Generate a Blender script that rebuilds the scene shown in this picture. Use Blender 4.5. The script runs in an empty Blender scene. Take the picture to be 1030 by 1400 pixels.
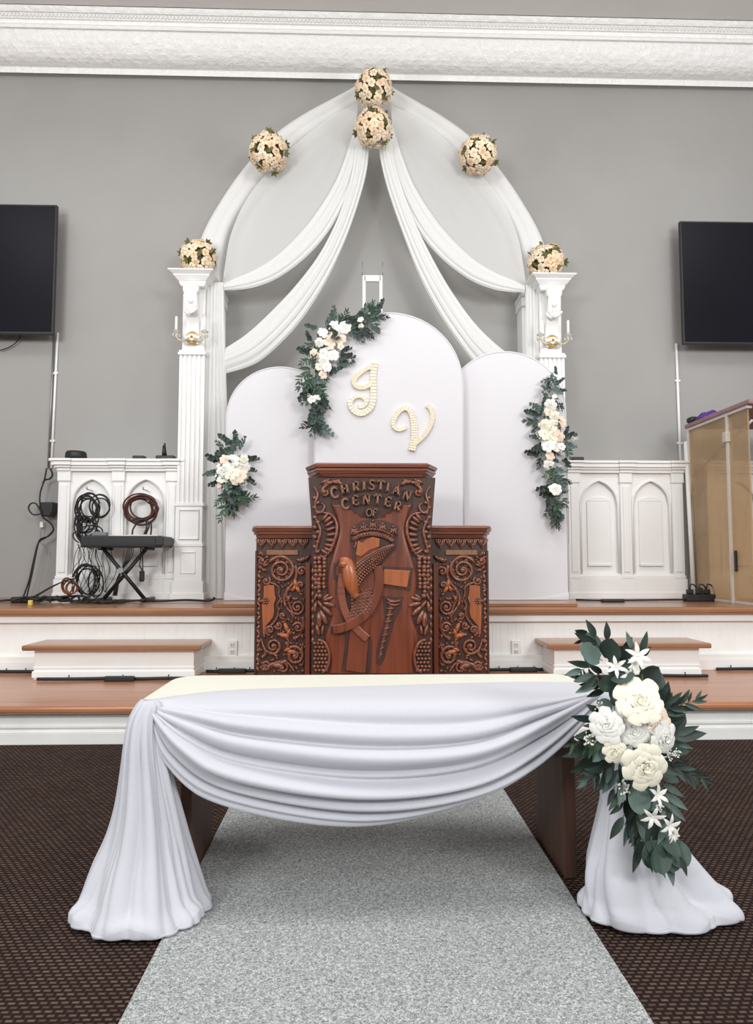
import bpy, math, random
from mathutils import Vector, Matrix, Euler
random.seed(7)
PI = math.pi
sc = bpy.context.scene
COL = sc.collection

# ------------------------------------------------------------------ camera
F, CX, CY, HC = 960.0, 515.0, 700.0, 0.88
_th = math.atan(65 / F); _ps = math.atan(28 / F * math.cos(_th))
FW = Vector((math.sin(_ps) * math.cos(_th), math.cos(_ps) * math.cos(_th), math.sin(_th)))
RT = Vector((math.cos(_ps), -math.sin(_ps), 0))
UP = RT.cross(FW)
CAM = Vector((0, 0, HC))
cd = bpy.data.cameras.new('camera'); cam = bpy.data.objects.new('camera', cd); COL.objects.link(cam)
cd.sensor_fit = 'VERTICAL'; cd.sensor_height = 36; cd.sensor_width = 36 * 1030 / 1400; cd.lens = F / 1400 * 36
cd.clip_start = 0.02
m = Matrix((RT, UP, -FW)).transposed().to_4x4(); m.translation = CAM
cam.matrix_world = m
sc.camera = cam

# ------------------------------------------------------------------ light
sc.view_settings.view_transform = 'Standard'
sc.view_settings.look = 'None'
sc.view_settings.gamma = 1.0
sc.view_settings.exposure = -0.36
sc.view_settings.use_curve_mapping = False
w = bpy.data.worlds.new('world'); sc.world = w; w.use_nodes = True
w.node_tree.nodes['Background'].inputs[0].default_value = (0.94, 0.97, 1.0, 1)
w.node_tree.nodes['Background'].inputs[1].default_value = 0.68
def area(name, loc, size, energy, aim=None, col=(1, 0.995, 0.985)):
    l = bpy.data.lights.new(name, 'AREA'); l.shape = 'RECTANGLE'; l.size, l.size_y = size
    l.energy = energy; l.color = col
    o = bpy.data.objects.new(name, l); COL.objects.link(o); o.location = loc
    d = (Vector(aim) - Vector(loc)) if aim else Vector((0, 0, -1))
    o.rotation_euler = d.to_track_quat('-Z', 'Y').to_euler()
    return o
area('ceiling_light', (-3.9, 1.6, 5.0), (1.2, 2.4), 70)
area('ceiling_light', (3.9, 1.6, 5.0), (1.2, 2.4), 70)
area('ceiling_light', (0.0, 1.9, 5.0), (1.8, 1.2), 80)
area('ceiling_light', (0.0, -2.6, 5.0), (4.0, 2.0), 120)
for x in (-3.0, 3.0):                                      # added unseen fills: a wash on the back wall, an uplight for the cornice
    area('fill_wash', (x, -2.2, 2.9), (1.6, 1.2), 200, (x * .6, 5.6, 4.9))
    area('fill_uplight', (x * .8, 2.4, 2.7), (.9, .9), 50, (x * .75, 4.9, 6.4))

# ------------------------------------------------------------------ helpers
def P(px, py, Y):
    r = FW + RT * ((px - CX) / F) - UP * ((py - CY) / F)
    return CAM + r * (Y / r.y)
def PF(px, py, z):
    r = FW + RT * ((px - CX) / F) - UP * ((py - CY) / F)
    return CAM + r * ((z - HC) / r.z)

def srgb(r, g, b):
    def f(c):
        c /= 255.0
        return c / 12.92 if c <= 0.04045 else ((c + 0.055) / 1.055) ** 2.4
    return (f(r), f(g), f(b), 1)
def newmat(name):
    mt = bpy.data.materials.new(name); mt.use_nodes = True
    nt = mt.node_tree; b = nt.nodes['Principled BSDF']
    return mt, nt, b
def N(nt, t, **k):
    n = nt.nodes.new(t)
    for a, v in k.items():
        if a in n.inputs: n.inputs[a].default_value = v
        else: setattr(n, a, v)
    return n
def coords(nt, scale=(1, 1, 1)):
    t = N(nt, 'ShaderNodeTexCoord'); mp = N(nt, 'ShaderNodeMapping'); mp.inputs['Scale'].default_value = scale
    g = N(nt, 'ShaderNodeNewGeometry')
    nt.links.new(g.outputs['Position'], mp.inputs['Vector'])
    return mp.outputs['Vector']
def ramp(nt, fac, stops):
    r = N(nt, 'ShaderNodeValToRGB'); e = r.color_ramp.elements
    while len(e) < len(stops): e.new(0.5)
    for i, (p, c) in enumerate(stops): e[i].position = p; e[i].color = c
    nt.links.new(fac, r.inputs[0]); return r.outputs[0]
def mixc(c, k): return tuple(min(1, x * k) for x in c[:3]) + (1,)
def paint(name, c, rough=0.5, noise=3.0, amt=0.06, bump=0.0, bscale=40, metal=0, coat=0, spec=0.5):
    mt, nt, b = newmat(name)
    v = coords(nt); n = N(nt, 'ShaderNodeTexNoise', Scale=noise, Detail=5.0)
    nt.links.new(v, n.inputs['Vector'])
    nt.links.new(ramp(nt, n.outputs['Fac'], [(0.3, mixc(c, 1 - amt)), (0.7, mixc(c, 1 + amt))]), b.inputs['Base Color'])
    b.inputs['Roughness'].default_value = rough; b.inputs['Metallic'].default_value = metal
    b.inputs['Coat Weight'].default_value = coat; b.inputs['Specular IOR Level'].default_value = spec
    if bump:
        n2 = N(nt, 'ShaderNodeTexNoise', Scale=bscale, Detail=3.0); nt.links.new(v, n2.inputs['Vector'])
        bp = N(nt, 'ShaderNodeBump', Strength=bump, Distance=0.01)
        nt.links.new(n2.outputs['Fac'], bp.inputs['Height']); nt.links.new(bp.outputs['Normal'], b.inputs['Normal'])
    return mt
def wood(name, c1, c2, scale=(1, 1, 1), rough=0.35, coat=0.3, wscale=2.0, bump=0.05):
    mt, nt, b = newmat(name)
    v = coords(nt, scale)
    n = N(nt, 'ShaderNodeTexNoise', Scale=wscale, Detail=6.0, Distortion=0.6)
    nt.links.new(v, n.inputs['Vector'])
    nt.links.new(ramp(nt, n.outputs['Fac'], [(0.25, c1), (0.5, mixc(c2, .85)), (0.75, c2)]), b.inputs['Base Color'])
    b.inputs['Roughness'].default_value = rough; b.inputs['Coat Weight'].default_value = coat
    b.inputs['Coat Roughness'].default_value = 0.2
    bp = N(nt, 'ShaderNodeBump', Strength=bump, Distance=0.005)
    nt.links.new(n.outputs['Fac'], bp.inputs['Height']); nt.links.new(bp.outputs['Normal'], b.inputs['Normal'])
    return mt
def cloth(name, c, opacity=1.0, weave=900, transl=0.25):
    mt, nt, b = newmat(name)
    v = coords(nt)
    n = N(nt, 'ShaderNodeTexNoise', Scale=weave / 6, Detail=2.0); nt.links.new(v, n.inputs['Vector'])
    nt.links.new(ramp(nt, n.outputs['Fac'], [(0.3, mixc(c, .97)), (0.7, c)]), b.inputs['Base Color'])
    b.inputs['Roughness'].default_value = 0.75; b.inputs['Sheen Weight'].default_value = 0.25
    b.inputs['Specular IOR Level'].default_value = 0.2
    out = nt.nodes['Material Output']
    tr = N(nt, 'ShaderNodeBsdfTranslucent'); tr.inputs[0].default_value = c
    mx = N(nt, 'ShaderNodeMixShader'); mx.inputs[0].default_value = transl
    nt.links.new(b.outputs[0], mx.inputs[1]); nt.links.new(tr.outputs[0], mx.inputs[2])
    last = mx
    if opacity < 1:
        tp = N(nt, 'ShaderNodeBsdfTransparent'); m2 = N(nt, 'ShaderNodeMixShader')
        m2.inputs[0].default_value = opacity
        nt.links.new(tp.outputs[0], m2.inputs[1]); nt.links.new(mx.outputs[0], m2.inputs[2]); last = m2
    nt.links.new(last.outputs[0], out.inputs[0])
    return mt

M = {}
M['wall'] = paint('wall_paint', srgb(157, 155, 152), .6, 1.2, .05, .06, 60)
M['ceil'] = paint('ceiling_paint', srgb(206, 203, 200), .7, 1.5, .04)
M['white'] = paint('white_gloss_paint', srgb(241, 240, 238), .35, 4, .015)
M['white2'] = paint('white_satin_paint', srgb(232, 231, 227), .5, 4, .02)
M['riser'] = paint('riser_paint', srgb(247, 247, 244), .5, 6, .03)
M['panel'] = cloth('panel_spandex', srgb(229, 227, 230), 1, 900, .05)
M['cloth'] = cloth('chiffon', srgb(219, 219, 226), 1, 700, .18)
M['sheer'] = cloth('sheer_voile', srgb(244, 244, 242), .74, 900, .3)
M['voile'] = cloth('gathered_voile', srgb(245, 245, 243), .93, 900, .2)
M['archcloth'] = cloth('arch_fabric', srgb(233, 232, 230), 1, 900, .1)
M['black'] = paint('black_plastic', (.012, .012, .014, 1), .45, 8, .2)
M['rubber'] = paint('cable_rubber', (.014, .013, .013, 1), .55, 20, .2)
M['redrub'] = paint('oxblood_cable', (.085, .022, .016, 1), .5, 20, .2)
M['brownrub'] = paint('brown_cable', (.22, .075, .03, 1), .5, 20, .2)
M['screen'] = paint('tv_screen', (.008, .008, .012, 1), .3, 2, .1, spec=.1)
M['steel'] = paint('grey_metal', srgb(150, 150, 150), .4, 10, .05, metal=.7)
M['gold'] = paint('gilt_metal', srgb(214, 178, 112), .35, 20, .12, metal=.7)
M['palegold'] = paint('pale_gilt', srgb(216, 202, 168), .35, 20, .08, metal=.4)
M['wax'] = paint('candle_sleeve', srgb(238, 234, 224), .5, 9, .03)
M['floorwood'] = wood('oak_tread', srgb(150, 90, 58), srgb(190, 128, 90), (0.6, 9, 9), .3, .25, 3)
M['nosing'] = wood('oak_nosing', srgb(132, 86, 56), srgb(170, 119, 82), (0.6, 14, 14), .3, .4, 3)
M['mahog'] = wood('mahogany_smooth', srgb(76, 33, 19), srgb(128, 62, 36), (16, 16, 1.0), .3, .45, 2.2)
M['mahogtop'] = wood('mahogany_moulding', srgb(90, 44, 30), srgb(142, 80, 56), (1.0, 16, 16), .3, .4, 2.2)
M['mahogdark'] = wood('mahogany_dark', srgb(44, 25, 19), srgb(74, 42, 31), (8, 8, 2), .42, .2, 4)
M['carve'] = wood('mahogany_carving', srgb(82, 43, 31), srgb(134, 80, 58), (9, 9, 9), .28, .5, 4)
M['carvelight'] = wood('mahogany_orange', srgb(140, 74, 38), srgb(178, 100, 56), (14, 14, 1), .32, .3, 3)
M['letterwood'] = wood('letter_wood', srgb(114, 74, 53), srgb(152, 104, 76), (12, 12, 12), .35, .2, 4)
M['legwood'] = wood('walnut_leg', srgb(58, 37, 29), srgb(88, 58, 44), (14, 14, 1), .65, .0, 2.4)
M['cream'] = paint('cream_table_top', srgb(232, 230, 216), .5, 30, .01)
M['pearl'] = paint('pearl_bead', srgb(250, 240, 218), .32, 60, .05)
M['peach'] = paint('peach_petal', srgb(248, 227, 198), .65, 30, .09)
M['peach2'] = paint('peach_petal_deep', srgb(243, 213, 178), .65, 30, .08)
M['whiterose'] = paint('white_petal', srgb(240, 239, 232), .6, 30, .02)
M['creamrose'] = paint('cream_petal', srgb(243, 238, 217), .6, 30, .03)
M['blush'] = paint('blush_petal', srgb(243, 220, 200), .6, 30, .05)
M['leaf1'] = paint('leaf_bluegreen', srgb(62, 80, 72), .55, 25, .22)
M['leaf2'] = paint('leaf_dark', srgb(50, 63, 56), .55, 25, .25)
M['leaf3'] = paint('leaf_grey_green', srgb(92, 112, 104), .6, 25, .2)
M['leaf4'] = paint('leaf_mid', srgb(66, 92, 70), .55, 25, .2)
M['moss'] = paint('rose_leaf', srgb(92, 90, 44), .6, 40, .25)
M['stem'] = paint('stem_green', srgb(96, 112, 72), .6, 20, .2)
M['centre'] = paint('stamen_yellow', srgb(222, 200, 120), .6, 20, .1)
M['mauve'] = paint('mauve_foam', srgb(156, 124, 128), .8, 12, .1)
M['purple'] = paint('purple_cloth', srgb(88, 52, 140), .8, 12, .2)
M['clear'] = paint('channel_plastic', srgb(206, 200, 192), .25, 12, .05)
M['yellow'] = paint('yellow_plastic', srgb(214, 190, 92), .5, 12, .05)
M['grey'] = paint('grey_plastic', srgb(120, 122, 124), .45, 12, .05)

# carpet: rows of little pale loops on dark brown
mt, nt, b = newmat('carpet_loops')
v = coords(nt)
br = N(nt, 'ShaderNodeTexBrick', Scale=1.0); br.offset = 0.5; br.squash = 1.0
br.inputs['Brick Width'].default_value = .021; br.inputs['Row Height'].default_value = .0135
br.inputs['Mortar Size'].default_value = .0056; br.inputs['Mortar Smooth'].default_value = .7
br.inputs['Color1'].default_value = srgb(112, 93, 83); br.inputs['Color2'].default_value = srgb(82, 66, 59)
br.inputs['Mortar'].default_value = srgb(40, 28, 25)
nt.links.new(v, br.inputs['Vector'])
n2 = N(nt, 'ShaderNodeTexNoise', Scale=2.5, Detail=3.0); nt.links.new(v, n2.inputs['Vector'])
mx = N(nt, 'ShaderNodeMix', data_type='RGBA', blend_type='MULTIPLY'); mx.inputs['Factor'].default_value = .6
nt.links.new(br.outputs['Color'], mx.inputs['A'])
nt.links.new(ramp(nt, n2.outputs['Fac'], [(.3, (.7, .7, .7, 1)), (.7, (1, 1, 1, 1))]), mx.inputs['B'])
nt.links.new(mx.outputs['Result'], b.inputs['Base Color']); b.inputs['Roughness'].default_value = .95
b.inputs['Specular IOR Level'].default_value = .1
bp = N(nt, 'ShaderNodeBump', Strength=.6, Distance=.004); bp.invert = True
nt.links.new(br.outputs['Fac'], bp.inputs['Height']); nt.links.new(bp.outputs['Normal'], b.inputs['Normal'])
M['carpet'] = mt
# grey loop pile of the runner
mt, nt, b = newmat('runner_pile')
v = coords(nt)
n1 = N(nt, 'ShaderNodeTexNoise', Scale=190.0, Detail=2.0, Distortion=1.2); nt.links.new(v, n1.inputs['Vector'])
nt.links.new(ramp(nt, n1.outputs['Fac'], [(.34, srgb(114, 117, 117)), (.5, srgb(160, 163, 162)), (.66, srgb(206, 208, 206))]), b.inputs['Base Color'])
b.inputs['Roughness'].default_value = .95; b.inputs['Specular IOR Level'].default_value = .1
bp = N(nt, 'ShaderNodeBump', Strength=.5, Distance=.004)
nt.links.new(n1.outputs['Fac'], bp.inputs['Height']); nt.links.new(bp.outputs['Normal'], b.inputs['Normal'])
M['runner'] = mt
# moulded plaster of the cornice
mt, nt, b = newmat('cornice_plaster')
b.inputs['Base Color'].default_value = srgb(243, 242, 240); b.inputs['Roughness'].default_value = .35
v = coords(nt, (1, 1, 1))
vo = N(nt, 'ShaderNodeTexVoronoi', Scale=16.0); nt.links.new(v, vo.inputs['Vector'])
n1 = N(nt, 'ShaderNodeTexNoise', Scale=26.0, Detail=4.0, Distortion=2.0); nt.links.new(v, n1.inputs['Vector'])
ad = N(nt, 'ShaderNodeMath', operation='ADD'); nt.links.new(vo.outputs['Distance'], ad.inputs[0]); nt.links.new(n1.outputs['Fac'], ad.inputs[1])
bp = N(nt, 'ShaderNodeBump', Strength=.5, Distance=.02)
nt.links.new(ad.outputs[0], bp.inputs['Height']); nt.links.new(bp.outputs['Normal'], b.inputs['Normal'])
M['cornice'] = mt
# bronze tinted see-through sheet
mt, nt, b = newmat('tinted_acrylic')
out = nt.nodes['Material Output']
tp = N(nt, 'ShaderNodeBsdfTransparent'); tp.inputs[0].default_value = srgb(232, 212, 182)
b.inputs['Base Color'].default_value = srgb(214, 194, 164); b.inputs['Roughness'].default_value = .25
v = coords(nt); n1 = N(nt, 'ShaderNodeTexNoise', Scale=3.0, Detail=3.0); nt.links.new(v, n1.inputs['Vector'])
mx = N(nt, 'ShaderNodeMixShader')
nt.links.new(ramp(nt, n1.outputs['Fac'], [(.3, (.30,) * 3 + (1,)), (.7, (.44,) * 3 + (1,))]), mx.inputs[0])
nt.links.new(tp.outputs[0], mx.inputs[1]); nt.links.new(b.outputs[0], mx.inputs[2]); nt.links.new(mx.outputs[0], out.inputs[0])
M['acrylic'] = mt
mt, nt, b = newmat('crystal'); b.inputs['Base Color'].default_value = (.9, .88, .82, 1); b.inputs['Roughness'].default_value = .1
b.inputs['Transmission Weight'].default_value = .6
M['crystal'] = mt

class MB:
    def __init__(s): s.V = []; s.F = []; s.S = []
    def add(s, vs, fs, smooth=False):
        k = len(s.V); s.V += [Vector(v) for v in vs]
        for f in fs: s.F.append([i + k for i in f]); s.S.append(smooth)
        return s
    def box(s, x0, x1, y0, y1, z0, z1):
        return s.add([(x0, y0, z0), (x1, y0, z0), (x1, y1, z0), (x0, y1, z0), (x0, y0, z1), (x1, y0, z1), (x1, y1, z1), (x0, y1, z1)],
                     [(0, 3, 2, 1), (4, 5, 6, 7), (0, 1, 5, 4), (1, 2, 6, 5), (2, 3, 7, 6), (3, 0, 4, 7)])
    def prism(s, base, d, smooth=False):       # base polygon (3D points) swept by the vector d
        n = len(base); d = Vector(d); a = [Vector(p) for p in base]
        nrm = Vector((0, 0, 0))
        for i in range(n): nrm += a[i].cross(a[(i + 1) % n])
        if nrm.dot(d) > 0: a.reverse()
        vs = a + [p + d for p in a]
        fs = [list(range(n)), list(range(2 * n - 1, n - 1, -1))]
        s.add(vs, fs)
        k = len(s.V) - 2 * n
        for i in range(n):
            j = (i + 1) % n
            s.F.append([k + j, k + i, k + n + i, k + n + j]); s.S.append(smooth)
        return s
    def frustum(s, r0, z0, r1, z1):           # r = (x0,x1,y0,y1)
        a = [(r0[0], r0[2], z0), (r0[1], r0[2], z0), (r0[1], r0[3], z0), (r0[0], r0[3], z0)]
        c = [(r1[0], r1[2], z1), (r1[1], r1[2], z1), (r1[1], r1[3], z1), (r1[0], r1[3], z1)]
        return s.add(a + c, [(0, 3, 2, 1), (4, 5, 6, 7), (0, 1, 5, 4), (1, 2, 6, 5), (2, 3, 7, 6), (3, 0, 4, 7)])
    def tube(s, pts, r, n=8, closed=False, flat=1.0):
        pts = [Vector(p) for p in pts]; L = len(pts)
        rr = r if isinstance(r, (list, tuple)) else [r] * L
        vs = []; fs = []; prev = None
        for i, p in enumerate(pts):
            if closed: t = pts[(i + 1) % L] - pts[i - 1]
            else: t = pts[min(i + 1, L - 1)] - pts[max(i - 1, 0)]
            if t.length < 1e-9: t = Vector((0, 0, 1))
            t.normalize()
            if prev is None:
                q = Vector((0, 1, 0)) if abs(t.y) < .9 else Vector((1, 0, 0))
            else: q = prev
            q = (q - t * q.dot(t)).normalized(); prev = q
            u = t.cross(q)
            for k in range(n):
                a = 2 * PI * k / n
                vs.append(p + (q * math.cos(a) * flat + u * math.sin(a)) * rr[i])
        for i in range(L if closed else L - 1):
            j = (i + 1) % L
            for k in range(n):
                l = (k + 1) % n
                fs.append((i * n + k, j * n + k, j * n + l, i * n + l))
        if not closed:
            fs.append(list(range(n))); fs.append([(L - 1) * n + k for k in range(n - 1, -1, -1)])
        return s.add(vs, fs, True)
    def ell(s, c, r, rot=None, nu=10, nv=6):
        c = Vector(c); r = (r, r, r) if not isinstance(r, (tuple, list)) else r
        vs = []; fs = []
        R = rot.to_matrix() if rot is not None else Matrix.Identity(3)
        for i in range(nv + 1):
            ph = PI * i / nv
            for k in range(nu):
                a = 2 * PI * k / nu
                vs.append(c + R @ Vector((r[0] * math.sin(ph) * math.cos(a), r[1] * math.sin(ph) * math.sin(a), r[2] * math.cos(ph))))
        for i in range(nv):
            for k in range(nu):
                l = (k + 1) % nu
                fs.append((i * nu + k, (i + 1) * nu + k, (i + 1) * nu + l, i * nu + l))
        return s.add(vs, fs, True)
    def grid(s, G, smooth=True, wrap=False):
        n = len(G[0]); vs = [p for row in G for p in row]; fs = []
        for i in range(len(G) - 1):
            for k in range(n if wrap else n - 1):
                l = (k + 1) % n
                fs.append((i * n + k, i * n + l, (i + 1) * n + l, (i + 1) * n + k))
        return s.add(vs, fs, smooth)
    def lathe(s, prof, c, axis='z', n=20):
        G = []
        c = Vector(c)
        for r, h in prof:
            row = []
            for k in range(n):
                a = 2 * PI * k / n
                if axis == 'z': row.append(c + Vector((r * math.cos(a), r * math.sin(a), h)))
                else: row.append(c + Vector((r * math.cos(a), -h, r * math.sin(a))))
            G.append(row)
        s.grid(G, True, True)
        k = len(s.V) - len(prof) * n
        s.F.append([k + i for i in range(n)]); s.S.append(False)
        s.F.append([k + (len(prof) - 1) * n + i for i in range(n)]); s.S.append(False)
        return s
    def ribbon(s, pts, wd, y0, y1):           # ribbon lying in the xz plane, thick from y0 to y1
        L = len(pts); vs = []
        ww = wd if isinstance(wd, (list, tuple)) else [wd] * L
        for i in range(L):
            t = Vector(pts[min(i + 1, L - 1)]) - Vector(pts[max(i - 1, 0)]); t.y = 0
            t.normalize(); nn = Vector((-t.z, 0, t.x)) * ww[i] / 2
            p = Vector(pts[i])
            vs += [Vector((p.x + nn.x, y0, p.z + nn.z)), Vector((p.x - nn.x, y0, p.z - nn.z)),
                   Vector((p.x - nn.x, y1, p.z - nn.z)), Vector((p.x + nn.x, y1, p.z + nn.z))]
        fs = []
        for i in range(L - 1):
            for k in range(4):
                l = (k + 1) % 4
                fs.append((i * 4 + k, i * 4 + l, i * 4 + 4 + l, i * 4 + 4 + k))
        fs += [(3, 2, 1, 0), tuple(L * 4 - 4 + k for k in range(4))]
        return s.add(vs, fs)
    def mesh(s, name, mat, off=(0, 0, 0)):
        me = bpy.data.meshes.new(name); o = Vector(off)
        me.from_pydata([tuple(v - o) for v in s.V], [], s.F)
        me.polygons.foreach_set('use_smooth', s.S)
        me.materials.append(mat); me.update()
        return me
    def build(s, name, mat, parent=None, bevel=0, solid=0, sub=0, label=None, kind=None):
        off = wloc(parent) if parent else Vector((0, 0, 0))
        if not parent and s.V:
            xs = [v.x for v in s.V]; ys = [v.y for v in s.V]; zs = [v.z for v in s.V]
            off = Vector(((min(xs) + max(xs)) / 2, (min(ys) + max(ys)) / 2, min(zs)))
        o = bpy.data.objects.new(name, s.mesh(name, mat, off)); COL.objects.link(o)
        if parent: o.parent = parent
        else: o.location = off
        if sub: md = o.modifiers.new('sub', 'SUBSURF'); md.levels = sub; md.render_levels = sub
        if solid: md = o.modifiers.new('solid', 'SOLIDIFY'); md.thickness = solid; md.offset = 0
        if bevel: md = o.modifiers.new('bevel', 'BEVEL'); md.width = bevel; md.segments = 2; md.limit_method = 'ANGLE'; md.angle_limit = .6
        if label: o['label'] = label
        if kind: o['kind'] = kind
        return o
    def thing(s, name, mat, label, cat, group=None, **k):
        o = s.build(name, mat, **k); tag(o, label, cat, group); return o
    def struct(s, name, mat, **k):
        o = s.build(name, mat, **k); o['kind'] = 'structure'; return o
def wloc(o):
    v = Vector((0, 0, 0))
    while o: v += o.location; o = o.parent
    return v
def tag(o, label, cat, group=None):
    o['label'] = label; o['category'] = cat
    if group: o['group'] = group
def thing(name, label, cat, loc, group=None):
    o = bpy.data.objects.new(name, None); COL.objects.link(o); o.location = loc; o.empty_display_size = .1
    tag(o, label, cat, group); return o
def inst(name, me, parent, loc, rot=None, scale=1.0):     # one part that shares its mesh with its like; loc in world
    o = bpy.data.objects.new(name, me); COL.objects.link(o); o.parent = parent
    o.location = Vector(loc) - wloc(parent)
    if rot is not None: o.rotation_euler = rot
    o.scale = (scale,) * 3 if not isinstance(scale, tuple) else scale
    return o
def cat(pts, n, closed=False):                            # Catmull-Rom through pts, n samples evenly along its length
    pts = [Vector(p) for p in pts]; L = len(pts); out = []
    if L == 2 and not closed: return [pts[0].lerp(pts[1], i / (n - 1)) for i in range(n)]
    seg = L if closed else L - 1
    for i in range(seg):
        if closed: a, b_, c, d = pts[i - 1], pts[i], pts[(i + 1) % L], pts[(i + 2) % L]
        else: a, b_, c, d = pts[max(i - 1, 0)], pts[i], pts[i + 1], pts[min(i + 2, L - 1)]
        for k in range(12):
            t = k / 12
            out.append(.5 * (2 * b_ + (c - a) * t + (2 * a - 5 * b_ + 4 * c - d) * t * t + (3 * b_ - a - 3 * c + d) * t ** 3))
    out.append(pts[0] if closed else pts[-1])
    ds = [0]
    for i in range(1, len(out)): ds.append(ds[-1] + (out[i] - out[i - 1]).length)
    res = []; j = 0
    for i in range(n):
        t = ds[-1] * i / (n if closed else n - 1)
        while j < len(ds) - 2 and ds[j + 1] < t: j += 1
        q = (t - ds[j]) / max(ds[j + 1] - ds[j], 1e-9)
        res.append(out[j].lerp(out[j + 1], min(max(q, 0), 1)))
    return res
def drape(lines, nu, nv, folds=None):                     # surface through the lines, with folds running along them
    L = [cat(l, nu) for l in lines]; G = []
    cols = []
    for i in range(nu):
        pts = [l[i] for l in L]; K = len(pts); c = []
        for j in range(nv):
            t = j / (nv - 1) * (K - 1); k = min(int(t), K - 2); t -= k
            a, b_, cc, d = pts[max(k - 1, 0)], pts[k], pts[k + 1], pts[min(k + 2, K - 1)]
            c.append(.5 * (2 * b_ + (cc - a) * t + (2 * a - 5 * b_ + 4 * cc - d) * t * t + (3 * b_ - a - 3 * cc + d) * t ** 3))
        cols.append(c)
    G = [[cols[i][j] for i in range(nu)] for j in range(nv)]
    if folds:
        out = []
        for j in range(nv):
            row = []
            for i in range(nu):
                du = G[j][min(i + 1, nu - 1)] - G[j][max(i - 1, 0)]; dv = G[min(j + 1, nv - 1)][i] - G[max(j - 1, 0)][i]
                nn = du.cross(dv)
                nn = nn.normalized() if nn.length > 1e-9 else Vector((0, -1, 0))
                if nn.y > 0: nn = -nn
                row.append(G[j][i] + nn * folds(i / (nu - 1), j / (nv - 1)))
            out.append(row)
        G = out
    return G

# ------------------------------------------------------------------ room
YW = 5.6; YK_ = 5.597                                # wall face, and where things set against it end
ZC = P(515, 17, 5.17).z
MB().box(-7, 7, -8, YW, -.1, 0).struct('floor', M['carpet'])
MB().box(-7, 7, YW, YW + .12, 0, ZC + .2).struct('wall_back', M['wall'])
MB().box(-7, 7, 3.0, YW, ZC, ZC + .1).struct('ceiling', M['ceil'])
# cornice: cove, lip and bands
prof = [(109, 5.6), (109, 5.53), (104, 5.52)]
for k in range(9):
    t = k / 8; prof.append((101 - 52 * (1 - math.cos(t * PI / 2)) * .55 - 52 * t * .45, 5.515 - .235 * math.sin(t * PI / 2) * .5 - .235 * t * .5))
prof += [(47.5, 5.25), (43, 5.245), (42, 5.27), (37, 5.26), (35, 5.235), (31, 5.225), (27, 5.22), (26, 5.20), (22, 5.185), (17, 5.17), (14, 5.165), (14, 5.6)]
pp = [Vector((0, Y, min(P(515, y, Y).z, ZC - .001))) for y, Y in prof]
mb = MB()
mb.prism([p + Vector((-7, 0, 0)) for p in pp], (14, 0, 0))
crn = mb.struct('trim_1', M['cornice'])
mb = MB()
for k in range(150):                                       # acanthus sprays standing proud in the cove, and the rope band
    x = -3.6 + k * .05
    a = P(515, 92 - 26 * (k % 3 == 1), 5.47 - .07 * (k % 3 == 1))
    mb.ell((x, a.y - .004, a.z), (.03, .016, .012), Euler((.7, .9 if k % 2 else -.9, 0)), 6, 4)
for k in range(260):
    x = -3.6 + k * .029
    a = P(515, 31, 5.222)
    mb.ell((x, a.y - .002, a.z), (.018, .012, .007), Euler((0, -.8, 0)), 6, 4)
mb.struct('trim_2', M['white'])

# stage: two levels
ZL, ZU = .19, .585
mb = MB().box(-7, 7, 3.47, 4.6, 0, ZL - .035)
mb.box(-7, 7, 3.45, 3.48, 0, .055).box(-7, 7, 3.457, 3.48, .075, .085).box(-7, 7, 3.455, 3.48, ZL - .06, ZL - .036)
mb.struct('stage_riser', M['riser'], bevel=.003)
MB().box(-7, 7, 3.395, 4.42, ZL - .035, ZL).struct('stage_tread', M['floorwood'], bevel=.012)
mb = MB().box(-7, 7, 4.41, YW, ZL, ZU - .045)
mb.box(-7, 7, 4.385, 4.42, ZL, ZL + .07).box(-7, 7, 4.39, 4.42, ZL + .07, ZL + .1)
mb.box(-7, 7, 4.372, 4.42, ZU - .09, ZU - .046)
for k in range(280): mb.box(-7 + k * .05, -7 + k * .05 + .0478, 4.4075, 4.415, ZL + .1, ZU - .1)
mb.struct('stage_riser', M['riser'], bevel=.003)
MB().box(-7, 7, 4.335, YW, ZU - .045, ZU).struct('stage_floor', M['nosing'], bevel=.014)

# grey runner down the aisle
MB().box(-.447, .564, -1.2, 3.38, .001, .009).thing('carpet_runner', M['runner'], 'pale grey speckled carpet runner laid up the middle of the brown carpet', 'carpet runner', bevel=.003)

# thin wooden platform under the arched panels
xa, xb = P(290, 828, 4.38).x, P(790, 828, 4.38).x
MB().box(xa, xb, 4.375, 5.15, ZU, ZU + .022).thing('platform', M['nosing'], 'low wooden platform under the three white arched panels', 'platform', bevel=.004)

# step boxes
def step(x0, x1, label):
    t = thing('step_box', label, 'step', ((x0 + x1) / 2, 4.25, ZL), 'step boxes up to the stage')
    MB().box(x0, x1, 4.085, 4.40, .362, .392).build('tread', M['nosing'], t, bevel=.008)
    mb = MB().box(x0 + .05, x1 - .05, 4.14, 4.383, ZL, .362)
    mb.box(x0 + .042, x1 - .042, 4.132, 4.38, ZL + .012, ZL + .05).box(x0 + .046, x1 - .046, 4.136, 4.38, ZL + .062, ZL + .074)
    mb.build('riser', M['riser'], t, bevel=.003)
step(-1.90, -.887, 'white step box with wooden tread left of the carved pulpit')
step(1.115, 2.08, 'white step box with wooden tread behind the big bouquet')

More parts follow.
